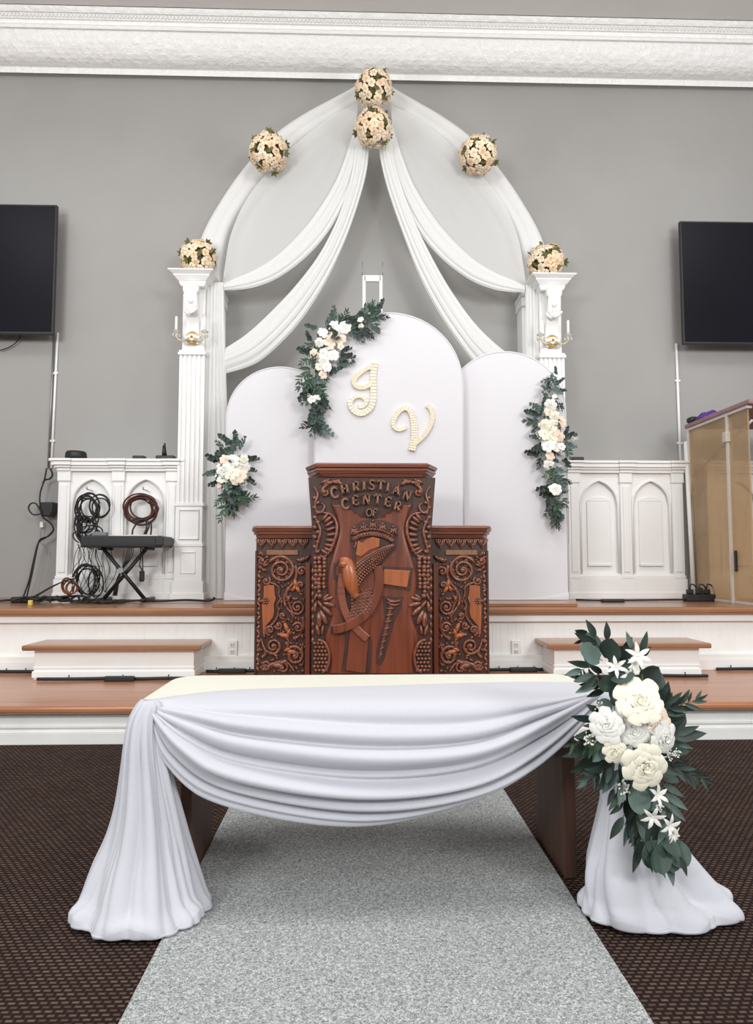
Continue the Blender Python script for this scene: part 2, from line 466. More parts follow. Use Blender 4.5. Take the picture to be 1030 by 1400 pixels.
def outlet(px, py, label):
    p = P(px, py, 4.40)
    t = thing('wall_outlet', label, 'outlet', (p.x, 4.40, p.z - .035))
    MB().box(p.x - .03, p.x + .03, 4.394, 4.404, p.z - .048, p.z + .048).build('cover_plate', M['white'], t, bevel=.003)
    for s in (-1, 1):
        f = MB().box(p.x - .014, p.x + .014, 4.391, 4.397, p.z + s * .021 - .014, p.z + s * .021 + .014).build('socket', M['white2'], t, bevel=.004)
        mb = MB()
        for q in (-1, 1): mb.box(p.x + q * .006 - .0013, p.x + q * .006 + .0013, 4.3895, 4.392, p.z + s * .021 - .005, p.z + s * .021 + .006)
        mb.build('slot', M['black'], f)
outlet(318, 886, 'white power outlet on the stage front beside the left step box')
outlet(706, 886, 'white power outlet on the stage front right of the carved pulpit')

# ------------------------------------------------------------------ carved white dado cabinets
def cabinet(x0, label, W=.885, yf=5.27):
    z0, z1 = ZU, 1.628; H = z1 - z0; x1 = x0 + W
    t = thing('wainscot_cabinet', label, 'cabinet', (x0 + W / 2, yf + .15, z0), 'white panelled half walls')
    mb = MB().box(x0, x1, yf + .045, YK_, z0 + .15, z1 - .08)
    xm = (x0 + x1) / 2; pw = .085; ym = yf
    zt = z1 - .09; zs = z1 - .335; zb = z0 + .19          # arch head, spring, sill
    for a, b_ in ((x0 + pw, xm - pw / 2), (xm + pw / 2, x1 - pw)):
        n = 22; bw = b_ - a; mid = (a + b_) / 2; hw = bw / 2 - .012
        for k in range(n):
            xa_ = a + bw * k / n; xb_ = a + bw * (k + 1) / n; xc = abs((xa_ + xb_) / 2 - mid)
            if xc < hw:
                R = hw * 1.35; zz = zs + math.sqrt(max(R * R - (xc + R - hw) ** 2, 0)) * 1.0
                zz = min(zz, zt - .02)
            else: zz = zb
            mb.box(xa_, xb_, yf + .02, yf + .06, zz, zt)
        mb.box(a, b_, yf + .02, yf + .06, z0 + .15, zb)
    mb.build('carcass', M['white'], t)
    for a, b_ in ((x0 + pw, xm - pw / 2), (xm + pw / 2, x1 - pw)):
        mid = (a + b_) / 2; hw = (b_ - a) / 2 - .012; R = hw * 1.35
        pts = [(mid - hw, yf + .018, zb)]
        arc = []
        for k in range(13):
            xx = hw - hw * k / 12; arc.append((xx, zs + math.sqrt(max(R * R - (xx + R - hw) ** 2, 0))))
        pts += [(mid - xx, yf + .018, zz) for xx, zz in arc] + [(mid + xx, yf + .018, zz) for xx, zz in reversed(arc[:-1])] + [(mid + hw, yf + .018, zb)]
        MB().tube(pts, .009, 6).build('arch_moulding', M['white'], t)
        mb = MB().box(mid - hw * .62, mid + hw * .62, yf + .032, yf + .05, zb + .07, zs + .03)
        mb.box(mid - hw * .62, mid + hw * .62, yf + .02, yf + .05, zb + .055, zb + .075)
        h2 = hw * .62; R2 = h2 * 1.3
        poly = []
        for k in range(9):
            xx = h2 - h2 * k / 8; poly.append((mid - xx, yf + .032, zs + .03 + math.sqrt(max(R2 * R2 - (xx + R2 - h2) ** 2, 0)) * .35))
        poly += [(2 * mid - p[0], p[1], p[2]) for p in reversed(poly[:-1])]
        mb.prism(poly, (0, .018, 0))
        mb.build('inset_panel', M['white'], t, bevel=.004)
    for a, b_ in ((x0, x0 + pw), (xm - pw / 2, xm + pw / 2), (x1 - pw, x1)):
        mb = MB().box(a, b_, yf, yf + .06, z0 + .15, z1 - .085)
        mb.box(a + .018, b_ - .018, yf - .008, yf + .01, z0 + .2, z1 - .19)
        mb.box(a - .006, b_ + .006, yf - .012, yf + .05, z1 - .165, z1 - .085)
        mb.box(a - .008, b_ + .008, yf - .016, yf + .05, z0 + .0, z0 + .15)
        mb.build('pilaster_strip', M['white'], t, bevel=.004)
    mb = MB().box(x0 - .012, x1 + .012, yf - .014, YK_, z0, z0 + .15).box(x0 - .005, x1 + .005, yf - .006, YK_, z0 + .15, z0 + .175)
    mb.box(x0 - .018, x1 + .018, yf - .02, YK_, z0, z0 + .05)
    mb.build('plinth', M['white'], t, bevel=.004)
    mb = MB()
    for k, (o, a, b_) in enumerate(((.012, .09, .068), (.026, .068, .05), (.042, .05, .02), (.055, .02, 0))):
        mb.box(x0 - o, x1 + o, yf - o, YK_, z1 - a, z1 - b_)
        for xc in (x0 + pw / 2, xm, x1 - pw / 2): mb.box(xc - pw / 2 - o * .5, xc + pw / 2 + o * .5, yf - o - .014, yf, z1 - a + .001, z1 - b_ - .001)
    mb.build('cornice_moulding', M['white'], t, bevel=.003)
    return t
XL = P(78, 720, 5.27).x
cabinet(XL, 'white arched-panel half wall behind the keyboard and cables')
XR = P(778, 720, 5.27).x
cabinet(XR, 'clear white arched-panel half wall right of the arch')
cabinet(XR + .885 + .19, 'white half wall seen through the tan booth sheet')

# ------------------------------------------------------------------ pilasters of the arch
YP = 5.22
XC = P(511, 400, YP).x                                     # arch axis
def pilaster(sgn, label):
    cx = XC + sgn * (XC - P(263, 480, YP).x); hw = .094
    t = thing('arch_pilaster', label, 'pilaster', (cx, YP + .2, ZU), 'fluted pilasters carrying the arch')
    zt = P(263, 367, YP - .1).z; zn = P(263, 393, YP).z; zr = P(263, 484, YP).z; zp = P(258, 691, YP).z; zl = P(258, 745, YP).z
    # fluted shaft
    mb = MB(); pl = [(cx - hw, YP + .06)]
    nf = 5; fw = 2 * hw / (nf * 2 + 1)
    pl.append((cx - hw, YP))
    for k in range(nf):
        a = cx - hw + fw * (2 * k + 1)
        pl += [(a, YP), (a + fw * .15, YP + .012), (a + fw * .5, YP + .016), (a + fw * .85, YP + .012), (a + fw, YP)]
    pl += [(cx + hw, YP), (cx + hw, YK_), (cx - hw, YK_)]
    mb.prism([(x, y, zp + .01) for x, y in pl], (0, 0, zr - zp - .01))
    mb.build('shaft', M['white'], t)
    mb = MB().box(cx - hw - .004, cx + hw + .004, YP - .01, YK_, zl, zp).box(cx - hw - .014, cx + hw + .014, YP - .02, YK_, zp - .006, zp + .016)
    mb.box(cx - hw - .012, cx + hw + .012, YP - .02, YK_, zl - .012, zl + .012)
    mb.box(cx - hw - .008, cx + hw + .008, YP - .014, YK_, ZU + .14, zl - .012)
    for (a, b_, c, d) in ((-.055, .055, zl - .21, zl - .05), (-.075, .075, zl + .04, zp - .03)):
        for q in ((a, a + .008, c, d), (b_ - .008, b_, c, d), (a, b_, c, c + .008), (a, b_, d - .008, d)):
            mb.box(cx + q[0], cx + q[1], YP - .022, YP, q[2], q[3])
    mb.box(cx - hw - .02, cx + hw + .02, YP - .025, YK_, ZU + .04, ZU + .14).box(cx - hw - .03, cx + hw + .03, YP - .035, YK_, ZU, ZU + .05)
    mb.build('pedestal', M['white'], t, bevel=.003)
    # neck, scrolled console and capital
    mb = MB().box(cx - hw + .01, cx + hw - .01, YP + .03, YK_, zr, zn)
    mb.box(cx - hw - .01, cx + hw + .01, YP - .015, YK_, zr - .008, zr + .014).box(cx - hw - .003, cx + hw + .003, YP - .008, YK_, zr + .014, zr + .03)
    mb.build('neck', M['white'], t, bevel=.003)
    mb = MB(); h = zn - zr - .08; zq = zr + .08
    pr = []
    for k in range(25):
        s = k / 24
        pr.append((YP + .03 - .035 - .085 * s ** 1.6 + .022 * math.sin(s * 2 * PI), zq + h * s))
    poly = [(cx - .045, YP + .05, zq)] + [(cx - .045, y, z) for y, z in pr] + [(cx - .045, YP + .05, zq + h)]
    mb.prism(poly, (.09, 0, 0))
    for s in (-1, 1):
        for (dy, dz, R) in ((-.06, h - .045, .036), (.0, .035, .026)):
            pts = [(cx + s * .05, YP + dy + R * (1 - a / 14) * math.cos(a * .9), zq + dz + R * (1 - a / 14) * math.sin(a * .9)) for a in range(13)]
            mb.tube(pts, .009, 6)
    for k in range(5):
        a = (k - 2) * .45
        mb.ell((cx + math.sin(a) * .035, YP - .045 - .012 * k % 2, zq + h * .45 + math.cos(a) * .04), (.014, .012, .04), Euler((0, a, 0)), 8, 6)
        mb.ell((cx + math.sin(a) * .035, YP - .02, zq + .06 - math.cos(a) * .02), (.012, .012, .032), Euler((0, -a, 0)), 8, 6)
    mb.ell((cx, YP - .07, zq + h * .72), (.024, .02, .03))
    mb.build('console_bracket', M['white'], t)
    mb = MB()
    hz = zt - zn
    lv = ((0, .0), (.03, .0), (.05, .02), (.075, .028), (.095, .06), (.112, .066), (.13, .1))
    zz = zn - .004
    for k, (o, f) in enumerate(((.004, .0), (.016, .2), (.022, .35), (.052, .62), (.058, .74), (.086, .9))):
        f2 = (.2, .35, .62, .74, .9, 1.0)[k]; o2 = (.016, .018, .05, .054, .084, .086)[k]
        mb.frustum((cx - hw + .012 - o, cx + hw - .012 + o, YP - .02 - o, YK_), zn + hz * f, (cx - hw + .012 - o2, cx + hw - .012 + o2, YP - .02 - o2, YK_), zn + hz * f2)
    mb.build('capital', M['white'], t, bevel=.002)
    # slimmer inner reveal carrying the drapery
    mb = MB(); xi = cx - sgn * -1 * 0
    xa_ = cx - sgn * (hw + .0); xb_ = cx - sgn * (hw + .085)
    a, b_ = min(xa_, xb_), max(xa_, xb_)
    mb.box(a, b_, YP + .2, YK_, ZU, zn - .05).box(a - .01, b_ + .01, YP + .17, YK_, zn - .05, zn + .02).box(a - .016, b_ + .016, YP + .14, YK_, zn + .02, zn + .05)
    mb.build('inner_reveal', M['white'], t, bevel=.003)
    # sconce
    zc = P(263, 462, YP).z
    s = thing('wall_sconce', 'gilt candle sconce on the %s fluted pilaster of the arch' % ('left' if sgn < 0 else 'right'), 'sconce', (cx, YP - .02, zc - .06))
    MB().lathe([(.001, .034), (.010, .032), (.016, .022), (.024, .026), (.032, .022), (.04, .012), (.046, .014), (.05, .004), (.048, -.03)], (cx, YP + .0, zc), 'y', 20).build('back_plate', M['gold'], s)
    for q in (-1, 1):
        pts = cat([(cx + q * .02, YP - .03, zc - .01), (cx + q * .06, YP - .07, zc - .045), (cx + q * .1, YP - .07, zc - .02), (cx + q * .105, YP - .07, zc + .02)], 12)
        am = MB().tube(pts, .006, 6).build('arm', M['palegold'], s)
        MB().lathe([(.008, -.01), (.026, .0), (.03, .008), (.014, .012), (.013, .02)], (cx + q * .105, YP - .07, zc + .02), 'z', 12).build('drip_cup', M['crystal'], am)
        MB().lathe([(.010, 0), (.010, .1), (.004, .106)], (cx + q * .105, YP - .07, zc + .035), 'z', 10).build('candle_sleeve', M['wax'], am)
        mb = MB()
        for k in range(6):
            a = k * PI / 3
            mb.ell((cx + q * .105 + .027 * math.cos(a), YP - .07 + .027 * math.sin(a), zc - .004), (.005, .005, .016), None, 6, 4)
        mb.build('crystal_drops', M['crystal'], am)
    return t
pilaster(-1, 'left white fluted pilaster with flared capital, beside the keyboard cables')
pilaster(1, 'right white fluted pilaster with flared capital, behind the tall garland')

# ------------------------------------------------------------------ pointed arch
YA = 5.43
outer = [(266, 372), (269, 345), (275, 322), (286, 299), (301, 274), (319, 247), (340, 220), (362, 196), (386, 174), (420, 152), (452, 135), (480, 120), (511, 102)]
inner = [(300, 396), (301, 366), (305, 340), (313, 312), (326, 288), (343, 263), (362, 240), (383, 217), (406, 195), (436, 173), (464, 156), (488, 142), (511, 127)]
XA = P(511, 300, YA).x
def mirror(p, c): return Vector((2 * c - p.x, p.y, p.z))
o3 = cat([P(x, y, YA) for x, y in outer], 40); i3 = cat([P(x, y, YA) for x, y in inner], 40)
o3 = o3 + [mirror(p, XA) for p in reversed(o3[:-1])]; i3 = i3 + [mirror(p, XA) for p in reversed(i3[:-1])]
G = []
for a, b_ in zip(o3, i3):
    d = b_ - a
    G.append([a + Vector((0, YW - YA - .002, 0)), a + Vector((0, .02, 0)), a + d * .04, a + d * .3 + Vector((0, -.012, 0)), a + d * .44 + Vector((0, .006, 0)), a + d * .52 + Vector((0, -.01, 0)),
              a + d * .8 + Vector((0, -.012, 0)), b_, b_ + Vector((0, YW - YA - .002, 0))])
MB().grid(G).thing('pointed_arch', M['archcloth'], 'white fabric-covered pointed arch on the grey wall', 'arch')

# ------------------------------------------------------------------ draperies of the arch
def fold(n, amp, ph=0, ends=.35, wob=.02):
    def f(u, v):
        e = min(1, (u + ends * .25) / ends, (1 - u + ends * .25) / ends)
        s = abs(math.sin(PI * (n * (v + wob * math.sin(5 * u + n)) + ph)))
        s2 = abs(math.sin(PI * (n * 2.3 * (v + wob * math.sin(7 * u)) + ph * 2 + .3)))
        return amp * e * (s ** .9 + .22 * s2 - .7)
    return f
def YL(pts, Y0, Y1=None):
    Y1 = Y0 if Y1 is None else Y1
    return [P(x, y, Y0 + (Y1 - Y0) * i / (len(pts) - 1)) for i, (x, y) in enumerate(pts)]
def upper_swag(label, A, B, C, D, E_):
    t = thing('draped_voile', label, 'drapery', P(A[-1][0], A[-1][1], 5.3), 'white voile swags under the arch')
    G = drape([YL(A, 5.33), YL(B, 5.32), YL(C, 5.31)], 60, 60, fold(3, .006, .2))
    MB().grid(G).build('sheer_panel', M['sheer'], t)
    G = drape([YL(C, 5.29), YL(D, 5.27), YL(E_, 5.29)], 70, 60, fold(4, .010, .1))
    MB().grid(G).build('gathered_edge', M['voile'], t)
A = [(489, 140), (462, 154), (432, 174), (398, 203), (362, 240), (335, 276), (316, 320), (308, 360), (305, 384)]
B = [(489, 150), (468, 180), (440, 222), (405, 265), (370, 305), (340, 340), (322, 362), (312, 378), (306, 387)]
C = [(488, 165), (475, 205), (458, 248), (430, 294), (400, 330), (370, 356), (342, 372), (322, 380), (306, 388)]
D = [(491, 175), (481, 220), (466, 262), (440, 308), (408, 345), (376, 370), (346, 382), (324, 388), (306, 392)]
E_ = [(496, 180), (488, 228), (474, 272), (448, 318), (418, 352), (382, 379), (350, 392), (326, 396), (306, 397)]
upper_swag('upper left white voile swag, from the arch peak to the left capital', A, B, C, D, E_)
def mr(l): return [(1024 - x, y + 3) for x, y in l]
upper_swag('upper right white voile swag, from the arch peak to the right capital', mr(A), mr(B), mr(C), mr(D), mr(E_))
def lower_swag(label, U, Lw, Y0, Y1):
    U3 = YL(U, Y0, Y1); L3 = YL(Lw, Y0, Y1)
    mid = [(a + b_) / 2 + Vector((0, -.03, 0)) for a, b_ in zip(cat(U3, 12), cat(L3, 12))]
    MB().grid(drape([U3, mid, L3], 80, 70, fold(5, .011, .0))).thing('draped_voile', M['voile'], label, 'drapery', 'white voile swags under the arch')
lower_swag('lower left white voile swag, ending above the left arched panel',
           [(486, 185), (484, 215), (477, 252), (461, 300), (435, 350), (400, 395), (362, 434), (335, 458), (308, 476)],
           [(505, 190), (503, 225), (495, 262), (476, 320), (451, 375), (421, 425), (390, 463), (352, 496), (308, 511)], 5.26, 5.30)
lower_swag('lower right white voile swag, ending behind the right arched panel',
           [(537, 188), (538, 212), (548, 250), (566, 300), (590, 350), (617, 397), (650, 442), (688, 478), (716, 496)],
           [(517, 190), (521, 222), (531, 262), (549, 315), (571, 371), (596, 420), (626, 466), (655, 502), (700, 532)], 5.26, 5.20)
def curtain(label, xs_top, xs_bot, ytop, Y, ybot=None):
    n = 9
    top = P(xs_top[0], ytop, Y); a1 = P(xs_top[1], ytop, Y)
    zb = ZU + .006
    b0 = P(xs_bot[0], 815, Y); b1 = P(xs_bot[1], 815, Y)
    lines = []
    for k in range(n):
        s = k / (n - 1)
        p0 = top.lerp(a1, s); p1 = b0.lerp(b1, s); p1.z = zb
        lines.append([p0, p0.lerp(p1, .3) + Vector((0, -.01, 0)), p0.lerp(p1, .7), p1])
    MB().grid(drape(lines, 40, 80, fold(5, .018, .1, .02, .01))).thing('side_curtain', M['voile'], label, 'curtain', 'voile side curtains of the arch')
curtain('white voile curtain hanging straight beside the left pilaster', (283, 306), (270, 318), 386, 5.29)
curtain('white voile curtain hanging straight beside the right pilaster', (719, 742), (715, 752), 389, 5.29)

# ------------------------------------------------------------------ televisions
def tv(x0, x1, z0, z1, label):
    t = thing('wall_television', label, 'television', ((x0 + x1) / 2, 5.5, z0), 'wall televisions')
    MB().box(x0, x1, 5.42, 5.455, z0, z1).build('bezel', M['black'], t, bevel=.004)
    MB().box(x0 + .012, x1 - .012, 5.4185, 5.423, z0 + .018, z1 - .012).build('screen', M['screen'], t)
    MB().box(x0 + .25, x1 - .25, 5.455, 5.49, z0 + .12, z1 - .2).build('back_housing', M['black'], t, bevel=.01)
    MB().box((x0 + x1) / 2 - .2, (x0 + x1) / 2 + .2, 5.49, YW, z0 + .35, z1 - .4).build('wall_bracket', M['steel'], t)
p0 = P(78, 280, 5.42); p1 = P(77, 457, 5.42)
tv(p0.x - 1.82, p0.x, p1.z, p0.z, 'large black television on the wall left of the arch')
p0 = P(930, 302, 5.42); p1 = P(926, 470, 5.42)
tv(p0.x, p0.x + 1.82, p1.z, p0.z, 'large black television on the wall right of the arch')
def conduit(px0, py0, px1, py1, r, mat, label, Y=YW - .012):
    a = P(px0, py0, Y); b_ = P(px1, py1, Y)
    mb = MB().tube([a, b_], r, 10)
    for s in (.3, .8):
        c = a.lerp(b_, s); mb.box(c.x - r * 1.8, c.x + r * 1.8, c.y - r * .6, YW, c.z - .008, c.z + .008)
    mb.thing('cable_conduit', mat, label, 'conduit', 'wall conduits')
conduit(79, 455, 70, 640, .009, M['white'], 'thin white conduit below the left television, nearer the arch')
conduit(74, 457, 66, 640, .007, M['steel'], 'thin grey conduit below the left television, farther from the arch')
conduit(925, 470, 931, 640, .011, M['white'], 'white conduit below the right television')
pts = cat([P(0, 479, 5.57), P(14, 474, 5.57), P(26, 464, 5.56), P(30, 452, 5.53)], 14)
MB().tube(pts, .004, 6).thing('television_cable', M['rubber'], 'black cable curling out under the left television', 'cable')
pts = cat([P(0, 461, 5.58), P(16, 463, 5.58), P(27, 452, 5.54)], 14)
MB().tube(pts, .003, 6).thing('television_cable', M['grey'], 'thin grey cable just above the black one under the left television', 'cable')

# ------------------------------------------------------------------ arched backdrop panels
ZPL = ZU + .022
def panel(x0, x1, zt, yf, label, rise):
    t = thing('arched_panel', label, 'backdrop panel', ((x0 + x1) / 2, yf + .02, ZPL), 'white arched backdrop panels')
    hw = (x1 - x0) / 2; cx = (x0 + x1) / 2
    out = [(x0, ZPL)]
    n = 28
    for k in range(n + 1):
        a = PI - PI * k / n
        out.append((cx + hw * math.cos(a), zt - rise + rise * math.sin(a) ** .95))
    out.append((x1, ZPL))
    mb = MB(); mb.prism([(x, yf, z) for x, z in out], (0, .035, 0), True)
    mb.build('fabric_cover', M['panel'], t, bevel=.006)
    mb = MB()
    mb.tube([(x, yf + .002, z) for x, z in out], .006, 6)
    mb.build('edge_seam', M['panel'], t)
    mb = MB()
    G = []
    for i in range(41):
        x = x0 + (x1 - x0) * i / 40; e = abs(i - 20) / 20
        G.append([Vector((x, yf - .0015, ZPL + .012 + .05 * e ** 3)), Vector((x, yf - .003 - .005 * abs(math.sin(i * 1.9)) * e, ZPL + .008 + .02 * e ** 3)), Vector((x, yf - .002, ZPL + .003))])
    mb.grid(G)
    mb.build('hem_gathers', M['panel'], t)
    mb = MB().box(cx - hw * .6, cx + hw * .6, yf + .03, yf + .12, ZPL, ZPL + .012)
    mb.build('foot', M['white2'], t)
YM = 4.62
xa, xb, zc_ = P(430, 650, YM).x, P(634, 650, YM).x, P(535, 428, YM).z
panel(xa, xb, zc_, YM, 'tallest white arched panel in the middle, carrying the two letters', .5)
YS = 4.71
xa2, zl_ = P(308, 700, YS).x, P(370, 502, YS).z
panel(xa2, xa2 + .72, zl_, YS, 'shorter white arched panel on the left, with the small bouquet', .36)
xb2, zr_ = P(776, 700, YS).x, P(685, 481, YS).z
panel(xb2 - .82, xb2, zr_, YS, 'shorter white arched panel on the right, with the tall garland', .41)
# white frame standing behind the middle panel
t = thing('backdrop_frame', 'slim white frame standing up behind the middle arched panel', 'frame', (P(509, 420, 4.8).x, 4.8, ZPL))
for px in (498, 521):
    a = P(px, 377, 4.8)
    MB().box(a.x - .011, a.x + .011, 4.79, 4.812, ZPL, a.z).build('upright', M['white2'], t, bevel=.003)
    MB().tube([(a.x + (-.012 if px < 510 else .012), 4.8, a.z), (a.x + (-.012 if px < 510 else .012), 4.8, a.z + .1)], .003, 6).build('hook_rod', M['steel'], t)
a, b_ = P(498, 381, 4.8), P(521, 381, 4.8)
MB().box(a.x, b_.x, 4.79, 4.81, a.z - .022, a.z + .022).build('crossbar', M['white2'], t, bevel=.003)
MB().box(a.x - .16, b_.x + .16, 4.77, 4.95, ZPL, ZPL + .015).build('foot_plate', M['white2'], t)

# ------------------------------------------------------------------ pearl letters
def Z1(zx, zy): return P(460 + zx / 6.4375, 480 + zy / 6.4375, YM - .02)
def pearl_letter(name, label, strokes):
    pts0 = [Z1(*q) for s in strokes for q in s[0]]
    base = Vector((sum(p.x for p in pts0) / len(pts0), YM - .01, min(p.z for p in pts0)))
    t = thing(name, label, 'letter', base)
    mb = MB(); pe = MB()
    for pts, ww in strokes:
        L = cat([Z1(*q) for q in pts], 34)
        wl = [.034 * (ww[0] + (ww[1] - ww[0]) * i / 33) for i in range(34)]
        mb.ribbon(L, wl, YM - .018, YM - .001)
        for i in range(34):
            tt = L[min(i + 1, 33)] - L[max(i - 1, 0)]; tt.normalize(); nn = Vector((-tt.z, 0, tt.x))
            for q in (-.36, 0, .36):
                c = L[i] + nn * wl[i] * q; pe.ell((c.x, YM - .019, c.z), wl[i] * .2, None, 6, 4)
    mb.build('backing', M['pearl'], t); pe.build('pearl_covering', M['pearl'], t)
pearl_letter('letter_ornament', 'cream pearl script letter J, the upper one on the middle panel', [
    ([(335, 108), (326, 200), (326, 330), (324, 430), (300, 500), (220, 552), (145, 515), (122, 450), (160, 402), (220, 393), (265, 430), (245, 478), (200, 486)], (1.25, .75)),
    ([(330, 128), (258, 158), (185, 212), (155, 265), (180, 310), (240, 318), (300, 292)], (.8, .9))])
pearl_letter('letter_ornament', 'cream pearl script letter V, the lower one on the middle panel', [
    ([(612, 670), (555, 690), (508, 660), (512, 590), (555, 525), (615, 500), (662, 545), (684, 650), (686, 770), (668, 868)], (.7, 1.35)),
    ([(690, 815), (770, 745), (828, 655), (848, 570), (832, 505), (803, 478)], (.9, .8))])

# ------------------------------------------------------------------ flowers and leaves
def leaf_patch(mb, base, ang, ln, wd, kind, rnd, tilt=0.0, nl=7):
    base = Vector(base); d = Vector((math.cos(ang), 0, math.sin(ang))); s = Vector((-d.z, 0, d.x))
    tw = rnd.uniform(-.5, .5); curl = rnd.uniform(-.25, .35); G = []
    for i in range(nl):
        t = i / (nl - 1)
        if kind == 'round': hw = wd * .5 * max(math.sin(PI * min(1, t * .93 + .07)), .03) ** .55
        else: hw = wd * .5 * max(math.sin(PI * t ** .75), .03) ** .9
        if i == nl - 1: hw = wd * .02
        row = []
        for k in (-1, -.5, 0, .5, 1):
            y = -tilt * ln * t + curl * ln * t * t * .6 + abs(k) * hw * -.28 + k * hw * tw
            row.append(base + d * ln * t + s * hw * k + Vector((0, y, 0)))
        G.append(row)
    mb.grid(G)
def sprig_mesh(name, kind, mat, seed, n=9, L=1.0, lw=None):
    rnd = random.Random(seed); mb = MB()
    bend = rnd.uniform(-.2, .2)
    st = [(bend * t * t, -.05 * math.sin(t * 3), t * L * .85) for t in [i / 8 for i in range(9)]]
    mb.tube(st, [.012 * (1 - .6 * i / 8) for i in range(9)], 5)
    for i in range(n):
        t = .12 + .85 * i / (n - 1); s = 1 if i % 2 else -1
        b = (bend * t * t, -.02, t * L * .85)
        if kind == 'round':
            a = PI / 2 + s * rnd.uniform(.7, 1.25); ln = .30 * (1.05 - .45 * t) * rnd.uniform(.85, 1.15); wd = ln * rnd.uniform(.85, 1.0)
        else:
            a = PI / 2 + s * rnd.uniform(.45, .85); ln = .44 * (1.1 - .5 * t) * rnd.uniform(.85, 1.15); wd = ln * rnd.uniform(.24, .32)
        leaf_patch(mb, b, a, ln, wd, kind, rnd, rnd.uniform(-.1, .6))
    a = PI / 2
    ln = .2 if kind == 'round' else .3
    leaf_patch(mb, (bend, -.02, L * .83), a, ln, ln * (.8 if kind == 'round' else .3), kind, rnd, .1)
    return mb.mesh(name, mat)
SPR = [sprig_mesh('eucalyptus_sprig', 'round', M['leaf1'], 1), sprig_mesh('eucalyptus_sprig', 'round', M['leaf2'], 2), sprig_mesh('eucalyptus_sprig', 'round', M['leaf3'], 3, 8),
       sprig_mesh('willow_sprig', 'lance', M['leaf2'], 4, 11), sprig_mesh('willow_sprig', 'lance', M['leaf4'], 5, 10), sprig_mesh('willow_sprig', 'lance', M['leaf1'], 6, 10)]
def rose_mesh(name, mat, layers, seg, seed, counts=None, flare=1.0):
    rnd = random.Random(seed); mb = MB()
    for Lr in range(layers):
        f = (Lr + 1) / layers; n = (counts[Lr] if counts else 3 + Lr)
        rb, rt = .10 * f + .02, .13 + .87 * f ** 1.25 * flare
        top = .66 - .26 * f
        for k in range(n):
            a0 = 2 * PI * (k + .37 * Lr) / n + rnd.uniform(-.12, .12); ha = PI / n * 1.32
            jr = rnd.uniform(.93, 1.07); G = []
            for i in range(seg):
                s = i / (seg - 1); row = []
                for q in range(seg):
                    c = 2 * q / (seg - 1) - 1
                    wv = ha * (.55 + .45 * math.sin(PI * min(1, .15 + .75 * s))) * (1 - .25 * max(0, s - .8) * 5 * abs(c) ** 3)
                    a = a0 + wv * c
                    r = (rb + (rt - rb) * s ** 1.25) * jr * (1 - .06 * abs(c) ** 2) + .02 * (c > 0)
                    curl = max(0, s - .72) / .28
                    z = -.30 * f + (top + .30 * f) * math.sin(min(1, s * 1.1) * PI / 2) - curl ** 2 * .15 * f - .07 * abs(c) ** 2.5 * s
                    r += curl ** 2 * .05 * f
                    row.append((r * math.cos(a), r * math.sin(a), z))
                G.append(row)
            mb.grid(G)
    mb.ell((0, 0, .22), (.16, .16, .34), None, 8, 5)
    return mb.mesh(name, mat)
ROSE = {k: rose_mesh('rose', M[k], 7, 6, i + 20, [3, 3, 4, 5, 5, 6, 7]) for i, k in enumerate(('whiterose', 'creamrose', 'blush'))}
SROSE = {k: rose_mesh('rose', M[k], 4, 5, i + 40, [3, 3, 4, 5]) for i, k in enumerate(('whiterose', 'creamrose', 'blush', 'peach', 'peach2'))}
def lily_mesh(name, mat, seed):
    rnd = random.Random(seed); mb = MB()
    for k in range(6):
        a = k * PI / 3 + rnd.uniform(-.1, .1); G = []
        for i in range(7):
            t = i / 6; hw = .17 * math.sin(PI * t ** .8) ** .8 if 0 < t < 1 else .012
            c = Vector((math.cos(a), math.sin(a), 0)); s = Vector((-c.y, c.x, 0))
            z = .35 * math.sin(t * PI * .62) - .12 * t * t + (k % 2) * .04
            G.append([c * t + s * hw * q + Vector((0, 0, z - abs(q) * .04)) for q in (-1, 0, 1)])
        mb.grid(G)
    mb.ell((0, 0, .08), (.07, .07, .12), None, 8, 5)
    return mb.mesh(name, mat)
LILY = lily_mesh('star_flower', M['whiterose'], 3)
mb = MB(); rnd = random.Random(5)
for k in range(16):
    d = Vector((rnd.uniform(-1, 1), rnd.uniform(-1, 1), rnd.uniform(.1, 1))); d.normalize(); d *= rnd.uniform(.5, 1)
    mb.tube([(0, 0, -.3), d * .9], .03, 4); mb.ell(d, .17, None, 6, 4)
BERRY = mb.mesh('filler_blossom', M['whiterose'])
mb = MB(); rnd = random.Random(3)
for k in range(3): leaf_patch(mb, (0, 0, 0), PI / 2 + (k - 1) * .9, 1, .55, 'lance', rnd, .2, 5)
MOSS = mb.mesh('leaf', M['moss'])
def face(d, spin=0.0):
    q = Vector(d).to_track_quat('Z', 'Y')
    return (q.to_matrix().to_4x4() @ Matrix.Rotation(spin, 4, 'Z')).to_euler()

